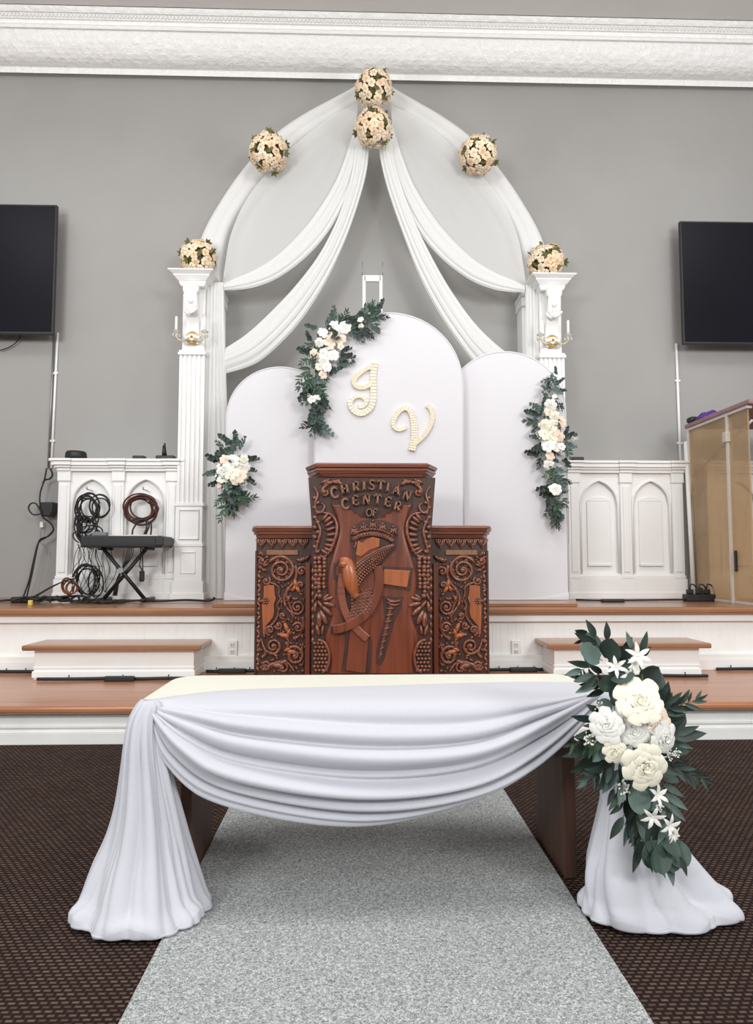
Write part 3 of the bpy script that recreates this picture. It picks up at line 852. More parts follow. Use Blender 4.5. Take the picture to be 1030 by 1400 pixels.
# peach rose balls on the arch
def ball(px, py, r_px, Y, label, seed):
    rnd = random.Random(seed)
    c = P(px, py, Y); R = .95 * r_px * Y / F
    t = thing('rose_ball', label, 'flower ball', (c.x, c.y, c.z - R), 'peach rose balls on the arch')
    MB().ell(c, R * .73, None, 16, 10).build('moss_core', M['moss'], t)
    n = 74; g = PI * (3 - 5 ** .5); used = 0
    for k in range(n):
        z = 1 - 2 * (k + .5) / n; rr = math.sqrt(1 - z * z); a = g * k + seed
        d = Vector((rr * math.cos(a), z, rr * math.sin(a)))
        if d.y > .45: continue
        d = (d + Vector((rnd.uniform(-.08, .08),) * 3)).normalized()
        if k % 6 == seed % 6:
            inst('leaf', MOSS, t, c + d * R * .93, (rnd.uniform(-.4, .4), rnd.uniform(0, 6.28), rnd.uniform(-.4, .4)) if d.y < -.3 else face(d, rnd.uniform(0, 6)), R * .28)
        else: inst('rose', SROSE['peach' if rnd.random() < .62 else 'peach2'], t, c + d * R * rnd.uniform(.76, .86), face(d + Vector((rnd.uniform(-.25, .25), rnd.uniform(-.25, .25), rnd.uniform(-.25, .25))), rnd.uniform(0, 6)), (lambda q: (q, q, q * 1.7))(R * rnd.uniform(.20, .235)))
ball(511, 122, 28, 5.16, 'peach rose ball at the very peak of the arch, touching the cornice', 1)
ball(511, 175, 28, 5.12, 'peach rose ball hanging just below the peak ball of the arch', 2)
ball(368, 209, 29, 5.22, 'peach rose ball halfway up the left side of the arch', 3)
ball(654, 212, 29, 5.22, 'peach rose ball halfway up the right side of the arch', 4)
ball(272, 353, 27, 5.31, 'peach rose ball sitting behind the left pilaster capital', 5)
ball(747, 359, 28, 5.31, 'peach rose ball sitting behind the right pilaster capital', 6)

# hung garlands: sprigs along a spine, flowers on top
def garland(label, Y, tr, sprigs, flowers, seed, base_py, depth=.05, extra=()):
    rnd = random.Random(seed)
    fx = [tr(x, y) for x, y, *_ in sprigs]
    c = Vector((sum(f[0] for f in fx) / len(fx), 0, 0))
    b_ = P(c.x, base_py, Y)
    t = thing('floral_garland', label, 'flower garland', b_, 'garlands pinned on the arched panels')
    cnt = 0
    for (x, y, ang, ln, kind) in sprigs:
        q = tr(x, y); p = P(q[0], q[1], Y - .012 - rnd.random() * depth * .5)
        S = ln * Y / F
        me = rnd.choice(SPR[:3]) if kind == 'e' else rnd.choice(SPR[3:])
        inst(me.name.split('.')[0], me, t, p, (rnd.uniform(.05, .4), PI / 2 - math.radians(ang), rnd.uniform(-.3, .3)), S)
    for (x, y, r, col) in flowers:
        q = tr(x, y); p = P(q[0], q[1], Y - depth * rnd.uniform(.7, 1.1))
        R = 1.16 * r * tr.k * Y / F
        d = Vector((rnd.uniform(-.5, .5), -1, rnd.uniform(-.3, .5)))
        inst('rose', SROSE[col] if R < .03 else ROSE[col], t, p, face(d, rnd.uniform(0, 6)), R)
    for (x, y, r) in extra:
        q = tr(x, y); p = P(q[0], q[1], Y - depth)
        inst('filler_blossom', BERRY, t, p, face((0, -1, .2), rnd.uniform(0, 6)), r * tr.k * Y / F)
class TR:
    def __init__(s, x, y, k): s.x, s.y, s.k = x, y, 1 / k
    def __call__(s, a, b_): return (s.x + a * s.k, s.y + b_ * s.k)
def spread(spine, hw, n, ln, seed, kinds='ew', tr=None):
    rnd = random.Random(seed); pts = cat([(x, y, 0) for x, y in spine], n); out = []
    for i, p in enumerate(pts):
        d = pts[min(i + 1, n - 1)] - pts[max(i - 1, 0)]
        base = math.degrees(math.atan2(-d.y, d.x))
        side = 1 if i % 2 else -1
        out.append((p.x + rnd.uniform(-hw, hw), p.y + rnd.uniform(-hw, hw), base + side * rnd.uniform(5, 75), ln * rnd.uniform(.75, 1.2), rnd.choice(kinds)))
    return out
T3 = TR(400, 400, 6.664)
sp = spread([(240, 330), (400, 300), (600, 260), (760, 190)], 22, 16, 27, 1)
sp += spread([(270, 420), (190, 600), (200, 800), (230, 960), (225, 1150), (215, 1200)], 26, 26, 27, 2)
sp += [(420, 600, 20, 24, 'e'), (400, 640, -5, 26, 'e'), (340, 720, -5, 24, 'e'), (430, 540, 30, 18, 'e'), (170, 450, 130, 16, 'e'), (180, 540, 170, 14, 'e'), (640, 200, 50, 24, 'w'), (700, 180, 20, 20, 'e'),
       (620, 320, -50, 24, 'w'), (540, 360, -35, 22, 'w'), (220, 340, 150, 18, 'e'), (210, 960, 215, 22, 'w'), (240, 1000, -40, 20, 'w'), (230, 1130, -85, 26, 'w'), (215, 1180, -100, 22, 'w'), (230, 1180, -70, 22, 'w'), (620, 360, -30, 12, 'e'), (740, 300, -50, 14, 'w')]
garland('leafy garland with white roses curving over the top-left of the middle arched panel', YM, T3, sp,
        [(380, 312, 44, 'whiterose'), (475, 322, 52, 'whiterose'), (435, 345, 40, 'whiterose'), (280, 375, 46, 'whiterose'), (355, 415, 44, 'blush'), (440, 425, 44, 'blush'), (250, 455, 40, 'whiterose'), (350, 490, 44, 'blush'),
         (280, 558, 44, 'whiterose'), (372, 575, 46, 'whiterose'), (200, 560, 38, 'blush'), (290, 620, 42, 'whiterose'), (250, 680, 38, 'blush'), (312, 682, 40, 'whiterose'), (275, 752, 34, 'blush'), (180, 975, 34, 'whiterose'), (220, 975, 36, 'whiterose'),
         (622, 250, 26, 'whiterose'), (625, 305, 22, 'creamrose'), (310, 455, 34, 'creamrose'), (440, 490, 26, 'creamrose')], 3, 590, .06,
        [(150, 940, 20), (520, 620, 22), (700, 190, 14), (160, 590, 22)])
T4 = TR(200, 280, 3.181)
sp = spread([(390, 1060), (365, 1110), (360, 1180), (360, 1260), (375, 1290)], 22, 24, 25, 5)
sp += [(385, 1050, 80, 22, 'e'), (400, 1060, 40, 22, 'e'), (370, 1050, 130, 24, 'e'), (340, 1060, 150, 16, 'w'), (330, 1120, 170, 24, 'e'), (310, 1165, 185, 20, 'e'), (330, 1200, 215, 20, 'e'), (430, 1110, 20, 20, 'e'), (440, 1150, 0, 16, 'e'), (440, 1190, -20, 18, 'e'),
       (380, 1260, -80, 30, 'w'), (370, 1270, -100, 26, 'w'), (400, 1260, -50, 22, 'w'), (360, 1230, -70, 30, 'e'), (400, 1240, -60, 24, 'e')]
garland('small bouquet of white roses and eucalyptus on the left arched panel', YS - .01, T4, sp,
        [(342, 1150, 30, 'whiterose'), (380, 1118, 28, 'whiterose'), (420, 1140, 28, 'whiterose'), (375, 1168, 30, 'creamrose'), (412, 1182, 28, 'blush'), (345, 1112, 22, 'blush'), (330, 1188, 24, 'whiterose'), (425, 1105, 16, 'creamrose'), (318, 1218, 14, 'blush'), (388, 1195, 22, 'creamrose'), (360, 1195, 20, 'whiterose')], 6, 700, .07,
        [(310, 1130, 14), (400, 1085, 12), (430, 1215, 14)])
T5 = TR(700, 490, 5.83)
sp = spread([(350, 110), (300, 230), (310, 340)], 20, 9, 20, 8) + spread([(330, 860), (350, 950), (345, 1100), (345, 1230)], 24, 20, 22, 9)
sp += spread([(320, 420), (320, 600), (310, 780)], 20, 10, 22, 10)
sp += [(345, 130, 80, 12, 'e'), (350, 200, 20, 14, 'e'), (370, 260, 15, 12, 'e'), (270, 240, 160, 10, 'w'), (380, 350, -70, 14, 'e'), (230, 510, 180, 24, 'w'), (230, 470, 150, 26, 'e'), (240, 440, 140, 24, 'e'), (220, 550, 200, 20, 'e'), (240, 640, 160, 18, 'e'), (240, 700, 190, 20, 'e'), (230, 760, 185, 22, 'e'), (240, 790, 230, 22, 'w'), (250, 720, 200, 18, 'w'),
       (400, 640, 30, 22, 'e'), (400, 680, -20, 22, 'e'), (410, 620, 50, 16, 'e'), (420, 700, -60, 22, 'w'), (400, 800, -30, 16, 'e'), (420, 850, -10, 10, 'e'), (400, 1110, -40, 12, 'w'), (350, 1250, -90, 22, 'w'), (340, 1250, -100, 18, 'w'), (300, 1130, 190, 10, 'e'), (330, 1180, -60, 22, 'e'), (300, 1100, -90, 22, 'e'), (330, 920, 180, 10, 'e')]
garland('long hanging garland of white roses on the right arched panel', YS - .01, T5, sp,
        [(310, 375, 46, 'whiterose'), (300, 428, 42, 'blush'), (268, 535, 44, 'creamrose'), (340, 520, 48, 'creamrose'), (390, 512, 40, 'blush'), (255, 612, 46, 'creamrose'), (330, 600, 50, 'creamrose'), (370, 622, 42, 'blush'), (300, 560, 44, 'creamrose'), (290, 700, 48, 'whiterose'), (350, 705, 46, 'whiterose'), (395, 705, 30, 'whiterose'),
         (300, 778, 36, 'blush'), (292, 842, 38, 'whiterose'), (345, 1048, 44, 'whiterose'), (320, 1050, 34, 'whiterose'), (340, 305, 18, 'creamrose'), (320, 650, 40, 'creamrose'), (340, 460, 36, 'creamrose'), (265, 665, 34, 'creamrose')], 11, 715, .07,
        [(190, 340, 26), (220, 620, 30), (490, 640, 22), (520, 640, 18), (400, 760, 22)])

# ------------------------------------------------------------------ carved pulpit
YF, YG = 3.72, 3.86
px = F / YF
pulpit = thing('pulpit', 'tall carved dark wood pulpit with raised centre reading CHRISTIAN CENTER OF', 'pulpit', (P(510, 900, YF).x, 4.0, ZL))
def X5(zx, zy, off=0.0, Y=None):
    Y = YF if Y is None else Y
    p = P(330 + zx / 2.861, 620 + zy / 2.861, Y); return Vector((p.x, Y - off, p.z))
def mx5(zx): return 1022 - zx
zt = X5(0, 38).z; zsl = X5(0, 92).z
xl, xr = X5(276, 500).x, X5(746, 500).x
mb = MB()
zb2 = X5(0, 300).z
mb.box(xl, xr, YF, YF + .42, ZL, zb2)
ft = .022
mb.frustum((xl, xr, YF, YF + .42), zb2, (xl - ft, xr + ft, YF - .005, YF + .46), zsl)
mb.build('centre_body', M['mahogdark'], pulpit, bevel=.004)
# smooth field between the carved borders
fl = [(352, 172), (352, 200), (372, 250), (382, 300), (368, 360), (350, 420), (338, 480), (340, 560), (352, 640), (330, 720), (352, 800), (348, 858)]
L3 = cat([X5(x, y, .010) for x, y in fl], 40); R3 = cat([X5(mx5(x), y, .010) for x, y in fl], 40)
cxx = (xl + xr) / 2
G = []
ztop = lambda x: X5(0, 196 + 62 * math.exp(-((x - cxx) / .115) ** 2)).z
for a, b_ in zip(L3, R3):
    row = [a + Vector((0, .012, 0))]
    for k in range(31):
        q = k / 30; p = a.lerp(b_, q); p.y -= .008 * math.sin(PI * q) ** .4
        p.z = min(p.z, ztop(p.x)); row.append(p)
    G.append(row + [b_ + Vector((0, .012, 0))])
G = [[p + Vector((0, .012, 0)) for p in G[0]]] + G
MB().grid(G).build('centre_field', M['mahog'], pulpit)
def slab(name, pts, zlo, zhi, prof, yb):
    mb = MB()
    for (o0, z0, o1, z1) in prof:
        c = Vector((sum(p[0] for p in pts) / len(pts), 0, 0))
        def off(o): return [((p[0] + (o if p[0] > c.x else -o)), p[1] - (o if p[1] < yb - .01 else 0)) for p in pts]
        a = off(o0); b_ = off(o1); n = len(a)
        mb.add([(x, y, z0) for x, y in a] + [(x, y, z1) for x, y in b_], [tuple(range(n - 1, -1, -1)), tuple(range(n, 2 * n))] + [(i, (i + 1) % n, n + (i + 1) % n, n + i) for i in range(n)])
    return mb.build(name, M['mahogtop'], pulpit, bevel=.003)
hwt = (xr - xl) / 2 + ft - .012; cxx = (xl + xr) / 2
pl = [(cxx - hwt, YF + .5), (cxx - hwt, YF + .14), (cxx - hwt + .06, YF - .01), (cxx + hwt - .06, YF - .01), (cxx + hwt, YF + .14), (cxx + hwt, YF + .5)]
hz = zt - zsl
slab('top_moulding', pl, zsl, zt, [(.0, zsl, .008, zsl + hz * .22), (.012, zsl + hz * .22, .022, zsl + hz * .42), (.026, zsl + hz * .42, .026, zsl + hz * .62), (.03, zsl + hz * .66, .036, zsl + hz * .9), (.03, zsl + hz * .9, .026, zt)], YF + .5)
# wings
def wing(s):
    def W(zx, zy, off=0.0):
        z = zx if s < 0 else mx5(zx)
        p = P(330 + z / 2.861, 620 + zy / 2.861, YG); return Vector((p.x, YG - off, p.z))
    def W4(zx, zy, off=0.0):                               # from the 6.36x detail view of the left wing
        return W((340 + zx / 6.36 - 330) * 2.861, (710 + zy / 6.36 - 620) * 2.861, off)
    a, b_ = W(57, 500).x, W(300, 500).x; x0, x1 = min(a, b_), max(a, b_)
    zt, zs = W(0, 283).z, W(0, 332).z
    MB().box(x0, x1, YG, YG + .36, ZL, zs).build('wing_body', M['mahogdark'], pulpit, bevel=.004)
    e = W(52, 500).x; i_ = W(285, 500).x
    if s < 0: pl = [(e, YG + .38), (e, YG + .06), (e + .035, YG - .008), (i_, YG - .008), (i_, YG + .38)]
    else: pl = [(i_, YG + .38), (i_, YG - .008), (e - .035, YG - .008), (e, YG + .06), (e, YG + .38)]
    hz = zt - zs
    slab('wing_moulding', pl, zs, zt, [(.0, zs, .004, zs + hz * .3), (.012, zs + hz * .3, .014, zs + hz * .48), (.016, zs + hz * .5, .026, zs + hz * .75), (.022, zs + hz * .78, .018, zt)], YG + .38)
    mb = MB()                                              # beading under the moulding
    for k in range(44): mb.ell(W4(115 + k * 10, 138, .006), .0042, None, 5, 4)
    mb.build('beading', M['carve'], pulpit)
    mb = MB()                                              # row of pointed tongues
    for k in range(5):
        cx = 110 + k * 92
        for q, o in ((1, .010), (.55, .016)):
            mb.tube([W4(cx - 40 * q, 172, o), W4(cx - 30 * q, 205, o), W4(cx, 172 + 74 * (q * .5 + .5), o), W4(cx + 30 * q, 205, o), W4(cx + 40 * q, 172, o)], .0055, 6)
        mb.ell(W4(cx, 196, .006), (.008, .008, .014), None, 6, 5)
    mb.build('tongue_frieze', M['carve'], pulpit)
    MB().box(min(W4(160, 0).x, W4(435, 0).x), max(W4(160, 0).x, W4(435, 0).x), YG - .014, YG, W4(0, 312).z, W4(0, 268).z).build('plain_band', M['letterwood'], pulpit, bevel=.004)
    a, b_ = W4(500, 0).x, W4(545, 0).x
    MB().box(min(a, b_), max(a, b_), YG - .02, YG, ZL, W4(0, 380).z).build('border_strip', M['mahog'], pulpit, bevel=.005)
    a, b_ = W4(64, 0).x, W4(84, 0).x
    MB().box(min(a, b_), max(a, b_), YG - .012, YG, ZL, W4(0, 270).z).build('border_strip', M['mahogdark'], pulpit, bevel=.004)
    sh = [(135, 580), (178, 568), (205, 575), (226, 570), (228, 620), (232, 660), (240, 690), (222, 740), (226, 800), (216, 850), (180, 895), (150, 930), (148, 1000), (128, 1000), (122, 850), (118, 740), (132, 690)]
    mb = MB(); mb.prism([W4(x, y, .002) for x, y in sh], (0, -.012, 0)); mb.build('shield_plaque', M['carvelight'], pulpit, bevel=.003)
    mb = MB(); mb.tube(cat([W4(x + 14, y, .010) for x, y in [(150, 545), (205, 560), (250, 590), (250, 660), (268, 690), (240, 740), (246, 810), (232, 860), (196, 910), (160, 945), (150, 1010)]], 30), .006, 6)
    for k in range(7):
        a = k * PI / 3; o = (22 * math.cos(a), 22 * math.sin(a)) if k < 6 else (0, 0)
        mb.ell(W4(150 + o[0], 705 + o[1], .016), .008, None, 6, 5)
    mb.tube([W4(90, 715, .012), W4(150, 705, .014)], .008, 6)
    mb.build('shield_border', M['carve'], pulpit)
    def spiral(cx, cy, R, turns, dirn, a0, r=.0085):
        n = int(26 * turns) + 2; pts = []
        for k in range(n):
            q = k / (n - 1); a = a0 + dirn * 2 * PI * turns * q; rr = R * (1 - .86 * q)
            pts.append(W4(cx + rr * math.cos(a), cy + rr * math.sin(a), .008 + .010 * q))
        mb = MB(); mb.tube(pts, [r * (1 - .35 * k / n) for k in range(n)], 6)
        mb.ell(W4(cx, cy, .014), (R * .17 * YG / F / 6.36 + .004, .012, R * .17 * YG / F / 6.36 + .004), None, 8, 6)
        for k in range(3, n - 8, 4):                       # leaf lobes along the outside of the scroll
            q = k / (n - 1); a = a0 + dirn * 2 * PI * turns * q; rr = R * (1 - .86 * q) * .78
            p = W4(cx + rr * math.cos(a), cy + rr * math.sin(a), .006); L_ = max(.004, rr * .16 * YG / F / 6.36 * 1.3)
            mb.ell(p, (L_ * 1.5, .007, L_ * .7), Euler((0, a * (1 if s < 0 else -1) + .6, 0)), 6, 4)
        mb.build('scroll_carving', M['carve'], pulpit)
    for q in [(285, 440, 122, 2.2, 1, -2.6, .011), (425, 762, 66, 1.7, -1, 2.6), (432, 940, 46, 1.5, 1, 3.4), (216, 1100, 72, 1.8, -1, 2.6), (188, 962, 44, 1.4, 1, 1.6), (402, 1185, 84, 1.7, 1, -2.2, .0095),
              (462, 452, 44, 1.4, -1, .5), (155, 535, 38, 1.3, 1, -1), (262, 920, 34, 1.3, -1, 3), (150, 1265, 42, 1.4, -1, 2), (455, 570, 32, 1.2, 1, 2), (300, 1290, 60, 1.2, 1, 3.2), (120, 360, 34, 1.3, 1, 0), (300, 835, 30, 1.2, 1, 1)]:
        spiral(*q)
    mb = MB()                                              # flowing stems
    for pts in ([(410, 400), (420, 470), (400, 540), (350, 600), (310, 680), (330, 760), (380, 830), (380, 900)], [(350, 600), (330, 640), (350, 720), (400, 850)], [(250, 1000), (300, 1010), (350, 1060), (330, 1130)],
                [(120, 1200), (150, 1160), (130, 1100), (110, 1040)], [(470, 850), (480, 930), (440, 1010), (400, 1040)], [(120, 1310), (220, 1250), (330, 1240), (400, 1320)]):
        mb.tube(cat([W4(x, y, .008) for x, y in pts], 24), [.011 * (1 - .5 * k / 23) for k in range(24)], 6)
    mb.build('stem_carving', M['carve'], pulpit)
    rnd = random.Random(12)
    mb = MB()
    for (x, y, L_, a, o) in [(410, 560, 40, 1.4, 1), (430, 610, 34, .9, 1), (395, 600, 30, 2.0, 1), (330, 940, 42, 1.2, 1), (315, 1010, 44, .2, 1), (350, 985, 34, 1.8, 1), (372, 1150, 40, .3, 1), (340, 1130, 30, -.4, 1), (400, 1155, 26, 1, 1),
                             (300, 590, 16, 0, 0), (322, 575, 12, 0, 0), (350, 690, 30, 1.8, 0), (320, 740, 30, 1.2, 0), (400, 690, 24, .4, 0), (260, 1270, 50, .15, 0), (300, 1240, 40, -.3, 0), (140, 440, 26, .3, 0), (150, 400, 26, -.3, 0),
                             (110, 420, 24, .8, 0), (470, 350, 40, -.4, 0), (510, 335, 30, -.8, 0), (440, 355, 24, .3, 0), (120, 300, 26, .9, 0), (100, 330, 24, .2, 0), (160, 330, 22, -.5, 0), (470, 1020, 18, .5, 0), (410, 1040, 16, 1.6, 0), (100, 1130, 20, 1.2, 0), (100, 1060, 20, 1.8, 0),
                             (270, 780, 20, 1.2, 0), (290, 720, 20, 1.7, 0), (460, 650, 20, .6, 0), (480, 700, 18, 1.4, 0), (350, 870, 20, .8, 0), (240, 1180, 22, .4, 0), (210, 1220, 20, -.4, 0), (470, 1120, 20, 1.3, 0), (470, 1260, 20, 1.8, 0), (420, 1290, 18, .9, 0)]:
        l = L_ * YG / F / 6.36
        MB().ell(W4(x, y, .009), (l * 1.15, .015, l * .5), Euler((0, a if s < 0 else PI - a, 0)), 10, 6).build('carved_leaf', M['carvelight' if o else 'carve'], pulpit)
    for k in range(190):
        x, y = rnd.uniform(95, 490), rnd.uniform(330, 1330)
        if 110 < x < 245 and 560 < y < 1000: continue
        l = rnd.uniform(9, 21) * YG / F / 6.36
        mb.ell(W4(x, y, .003), (l, .009, l * rnd.uniform(.5, 1)), Euler((0, rnd.uniform(0, 3), 0)), 6, 4)
    mb.build('boss_carving', M['carve'], pulpit, kind='stuff'); mb = MB()
    for k in range(26):                                    # outer edge boss string
        mb.ell(W4(98 - k * .8, 300 + k * 40, .003), (.010, .008, .012 + .004 * (k % 3)), Euler((0, .5 * (-1) ** k, 0)), 6, 5)
    mb.build('edge_bosses', M['carve'], pulpit)
wing(-1); wing(1)
# carved borders of the centre
def border(s):
    def W(zx, zy, off=0.0): return X5(zx if s < 0 else mx5(zx), zy, off)
    def E(a): return Euler((0, a if s < 0 else PI - a, 0))
    k1 = YF / F / 2.861
    mb = MB()
    for pts, r in (([(388, 105), (360, 112), (335, 125), (318, 145), (322, 165), (340, 160), (335, 145)], .010), ([(345, 100), (330, 118), (322, 140)], .009), ([(312, 195), (326, 205), (318, 228), (300, 232), (292, 215)], .008),
                   ([(284, 130), (300, 160), (290, 200), (296, 240)], .008), ([(318, 232), (352, 240), (372, 270), (374, 310), (362, 350), (345, 385), (325, 405), (308, 400)], .011), ([(290, 250), (310, 300), (300, 350), (290, 390)], .008)):
        mb.tube(cat([W(x, y, .014) for x, y in pts], 24), [r * (1 - .45 * abs(k / 12 - 1)) for k in range(24)], 6)
    mb.build('border_scroll', M['carve'], pulpit)
    mb = MB()
    for k in range(9):                                     # shell fingers inside the C-scroll
        t = k / 8; a = -1.25 + 2.5 * t
        cx, cy = 318 + 34 * math.cos(a), 318 + 72 * math.sin(a)
        mb.ell(W(cx, cy, .014), (22 * k1, .014, 7.5 * k1), E(-.9 + 1.5 * t), 8, 6)
    mb.build('border_shell', M['carve'], pulpit); mb = MB()
    for k in range(12): mb.ell(W(288 + 12 * (k % 2), 175 + k * 19, .010), (11 * k1, .012, 8 * k1), E(.5 * (-1) ** k), 6, 5)
    mb.build('border_boss', M['carve'], pulpit)
    for k in range(4): MB().ell(W(326 + 20 * k, 112 + 4 * k - 7 * (k > 1), .014), (17 * k1, .014, 8 * k1), E(-.5 + .4 * k), 8, 6).build('corner_acanthus', M['carve'], pulpit)
    MB().ell(W(324, 152, .016), .014, None, 10, 8).build('corner_boss', M['carve'], pulpit)
    mb = MB(); rnd = random.Random(4)
    for r in range(10):                                    # hanging fruit
        for c in range(3):
            if r > 7 and c != 1: continue
            mb.ell(W(291 + c * 16 + rnd.uniform(-3, 3), 412 + r * 16 + rnd.uniform(-2, 2), .010 + .006 * (c == 1)), rnd.uniform(8.5, 11) * k1, None, 8, 6)
    mb.build('fruit_cluster', M['carve'], pulpit)
    mb = MB()
    for (x, y, L_, a) in [(340, 568, 26, -.25), (345, 590, 30, .25), (336, 615, 30, .75), (322, 640, 34, 1.15), (305, 650, 34, 1.5), (310, 590, 22, .9), (290, 600, 24, 1.7), (330, 560, 20, -.6), (292, 560, 18, 2.0), (300, 690, 24, 1.3), (318, 690, 20, 1.7)]:
        l = L_ * k1; mb.ell(W(x, y, .013), (l, .011, l * .3), E(a), 8, 6)
    mb.build('leaf_spray', M['carve'], pulpit)
    mb = MB()
    mb.tube(cat([W(x, y, .012) for x, y in [(300, 728), (326, 738), (344, 780), (340, 830), (318, 856)]], 20), .008, 6)
    for r in range(8):
        for c in range(4): mb.ell(W(287 + c * 14 + (r % 2) * 5, 742 + r * 15, .009), (7.5 * k1, .010, 6.5 * k1), None, 6, 5)
    for r in range(10): mb.ell(W(280, 460 + r * 30, .005), (6 * k1, .008, 11 * k1), None, 6, 5)
    mb.build('scaled_lobe', M['carve'], pulpit)
border(-1); border(1)
# lettering
def arc(cx, cy, rx, ry, a0, a1, n=12): return [(cx + rx * math.cos(math.radians(a0 + (a1 - a0) * i / (n - 1))), cy + ry * math.sin(math.radians(a0 + (a1 - a0) * i / (n - 1)))) for i in range(n)]
B_, T_ = .21, .12
GL = {'C': [(arc(.02, 0, .36, .5, 48, 312, 18), B_, .0), ([(.27, .46), (.27, .26)], T_), ([(.27, -.42), (.27, -.30)], .06)],
      'H': [([(-.24, -.5), (-.24, .5)], B_), ([(.24, -.5), (.24, .5)], B_), ([(-.24, 0), (.24, 0)], T_)] + [([(x - .14, y), (x + .14, y)], T_) for x in (-.24, .24) for y in (-.46, .46)],
      'R': [([(-.2, -.5), (-.2, .5)], B_), ([(-.3, .46), (.02, .46)] + arc(.02, .23, .24, .23, 90, -90, 9) + [(-.2, 0)], .11), ([(.0, 0), (.3, -.5)], B_), ([(-.32, -.46), (-.08, -.46)], T_), ([(.2, -.46), (.38, -.46)], T_)],
      'I': [([(0, -.5), (0, .5)], B_), ([(-.15, .46), (.15, .46)], T_), ([(-.15, -.46), (.15, -.46)], T_)],
      'S': [([(.24, .3), (.16, .42), (0, .46), (-.17, .4), (-.22, .24), (-.14, .1), (.1, -.06), (.22, -.2), (.2, -.36), (.02, -.46), (-.16, -.42), (-.25, -.28)], .13), ([(.25, .46), (.25, .26)], T_), ([(-.26, -.46), (-.26, -.26)], T_)],
      'T': [([(0, -.5), (0, .46)], B_), ([(-.34, .45), (.34, .45)], T_ + .02), ([(-.33, .47), (-.33, .26)], T_), ([(.33, .47), (.33, .26)], T_), ([(-.15, -.46), (.15, -.46)], T_)],
      'A': [([(-.3, -.5), (0, .5)], T_), ([(.3, -.5), (.0, .5)], B_), ([(-.18, -.16), (.18, -.16)], T_), ([(-.42, -.46), (-.18, -.46)], T_), ([(.16, -.46), (.44, -.46)], T_)],
      'N': [([(-.28, -.5), (-.28, .5)], T_), ([(.28, -.5), (.28, .5)], T_), ([(-.28, .48), (.28, -.48)], B_), ([(-.4, -.46), (-.16, -.46)], T_), ([(.16, .46), (.4, .46)], T_), ([(-.42, .46), (-.2, .46)], T_)],
      'E': [([(-.2, -.5), (-.2, .5)], B_), ([(-.3, .45), (.26, .45)], T_), ([(-.3, -.45), (.28, -.45)], T_), ([(-.2, 0), (.14, 0)], T_), ([(.26, .49), (.26, .26)], T_), ([(.28, -.49), (.28, -.24)], T_), ([(.14, -.1), (.14, .1)], .06)],
      'O': [(arc(0, 0, .34, .46, 0, 360, 24), .12)],
      'F': [([(-.2, -.5), (-.2, .5)], B_), ([(-.3, .45), (.28, .45)], T_), ([(-.2, .02), (.14, .02)], T_), ([(.28, .49), (.28, .24)], T_), ([(-.34, -.46), (-.06, -.46)], T_), ([(.14, -.1), (.14, .12)], .06)]}
def letter(ch, x, y, h, rot):
    c = P(420 + x / 5.42, 620 + y / 5.42, YF); S = h / 5.42 * YF / F; ca, sa = math.cos(math.radians(rot)), math.sin(math.radians(rot))
    mb = MB()
    for st in GL[ch]:
        pts = [Vector((c.x + (u * ca + v_ * sa) * S, 0, c.z + (-u * sa + v_ * ca) * S)) for u, v_ in st[0]]
        mb.ribbon(pts, st[1] * S, YF - .036, YF - .010)
    mb.build('letter', M['letterwood'], pulpit)
for ch, x, y, r in (('C', 207, 292, -14), ('H', 280, 264, -11), ('R', 362, 248, -6), ('I', 422, 240, 0), ('S', 481, 236, 2), ('T', 545, 240, 5), ('I', 598, 249, 9), ('A', 660, 272, 12), ('N', 738, 312, 18)):
    letter(ch, x, y, 74, r)
for ch, x, y, r in (('C', 286, 374, -10), ('E', 358, 350, -6), ('N', 440, 342, 0), ('T', 522, 344, 4), ('E', 597, 360, 9), ('R', 668, 392, 14)):
    letter(ch, x, y, 72, r)
letter('O', 460, 440, 56, 0); letter('F', 502, 440, 56, 0)
# darker wood plates set around the reliefs
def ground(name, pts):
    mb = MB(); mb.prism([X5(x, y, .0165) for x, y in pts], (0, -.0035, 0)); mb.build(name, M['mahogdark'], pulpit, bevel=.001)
ground('dark_ground', [(424, 345), (430, 290), (470, 262), (520, 258), (560, 262), (615, 285), (612, 352), (606, 372), (560, 420), (545, 442), (528, 470), (470, 420), (440, 412)])
ground('dark_ground', [(545, 440), (672, 446), (660, 536), (545, 522)])
ground('dark_ground', [(362, 430), (384, 420), (405, 440), (420, 520), (430, 600), (470, 680), (506, 715), (512, 735), (506, 860), (392, 850), (412, 710), (350, 702), (350, 674), (400, 662), (382, 590), (376, 500), (362, 488)])
ground('dark_ground', [(552, 556), (634, 560), (624, 600), (600, 650), (560, 800), (545, 828), (526, 818), (528, 770), (560, 640)])
# crown
mb = MB()
band = cat([X5(x, y, .03) for x, y in [(436, 338), (470, 322), (515, 316), (560, 325), (594, 345)]], 20)
mb.tube(band, .013, 8); 
band2 = cat([X5(x, y, .03) for x, y in [(436, 318), (470, 303), (515, 297), (560, 306), (596, 326)]], 20)
mb.tube(band2, .006, 6)
for k in range(14): mb.ell(X5(444 + k * 11, 328 - 22 * math.sin(PI * (k + .5) / 14) + 5, .042), .006, None, 6, 5)
for (x, y, hh) in ((442, 312, 30), (478, 296, 26), (515, 290, 34), (552, 298, 30), (594, 312, 34)):
    for q in (-14, 0, 14): mb.tube([X5(x + q, y + 8, .03), X5(x + q * .25, y - hh * .5, .032)], [.007, .004], 6)
    mb.ell(X5(x, y - hh * .72, .032), .0075, None, 6, 5); mb.ell(X5(x - 9, y - hh * .45, .03), .006, None, 6, 5); mb.ell(X5(x + 9, y - hh * .45, .03), .006, None, 6, 5)
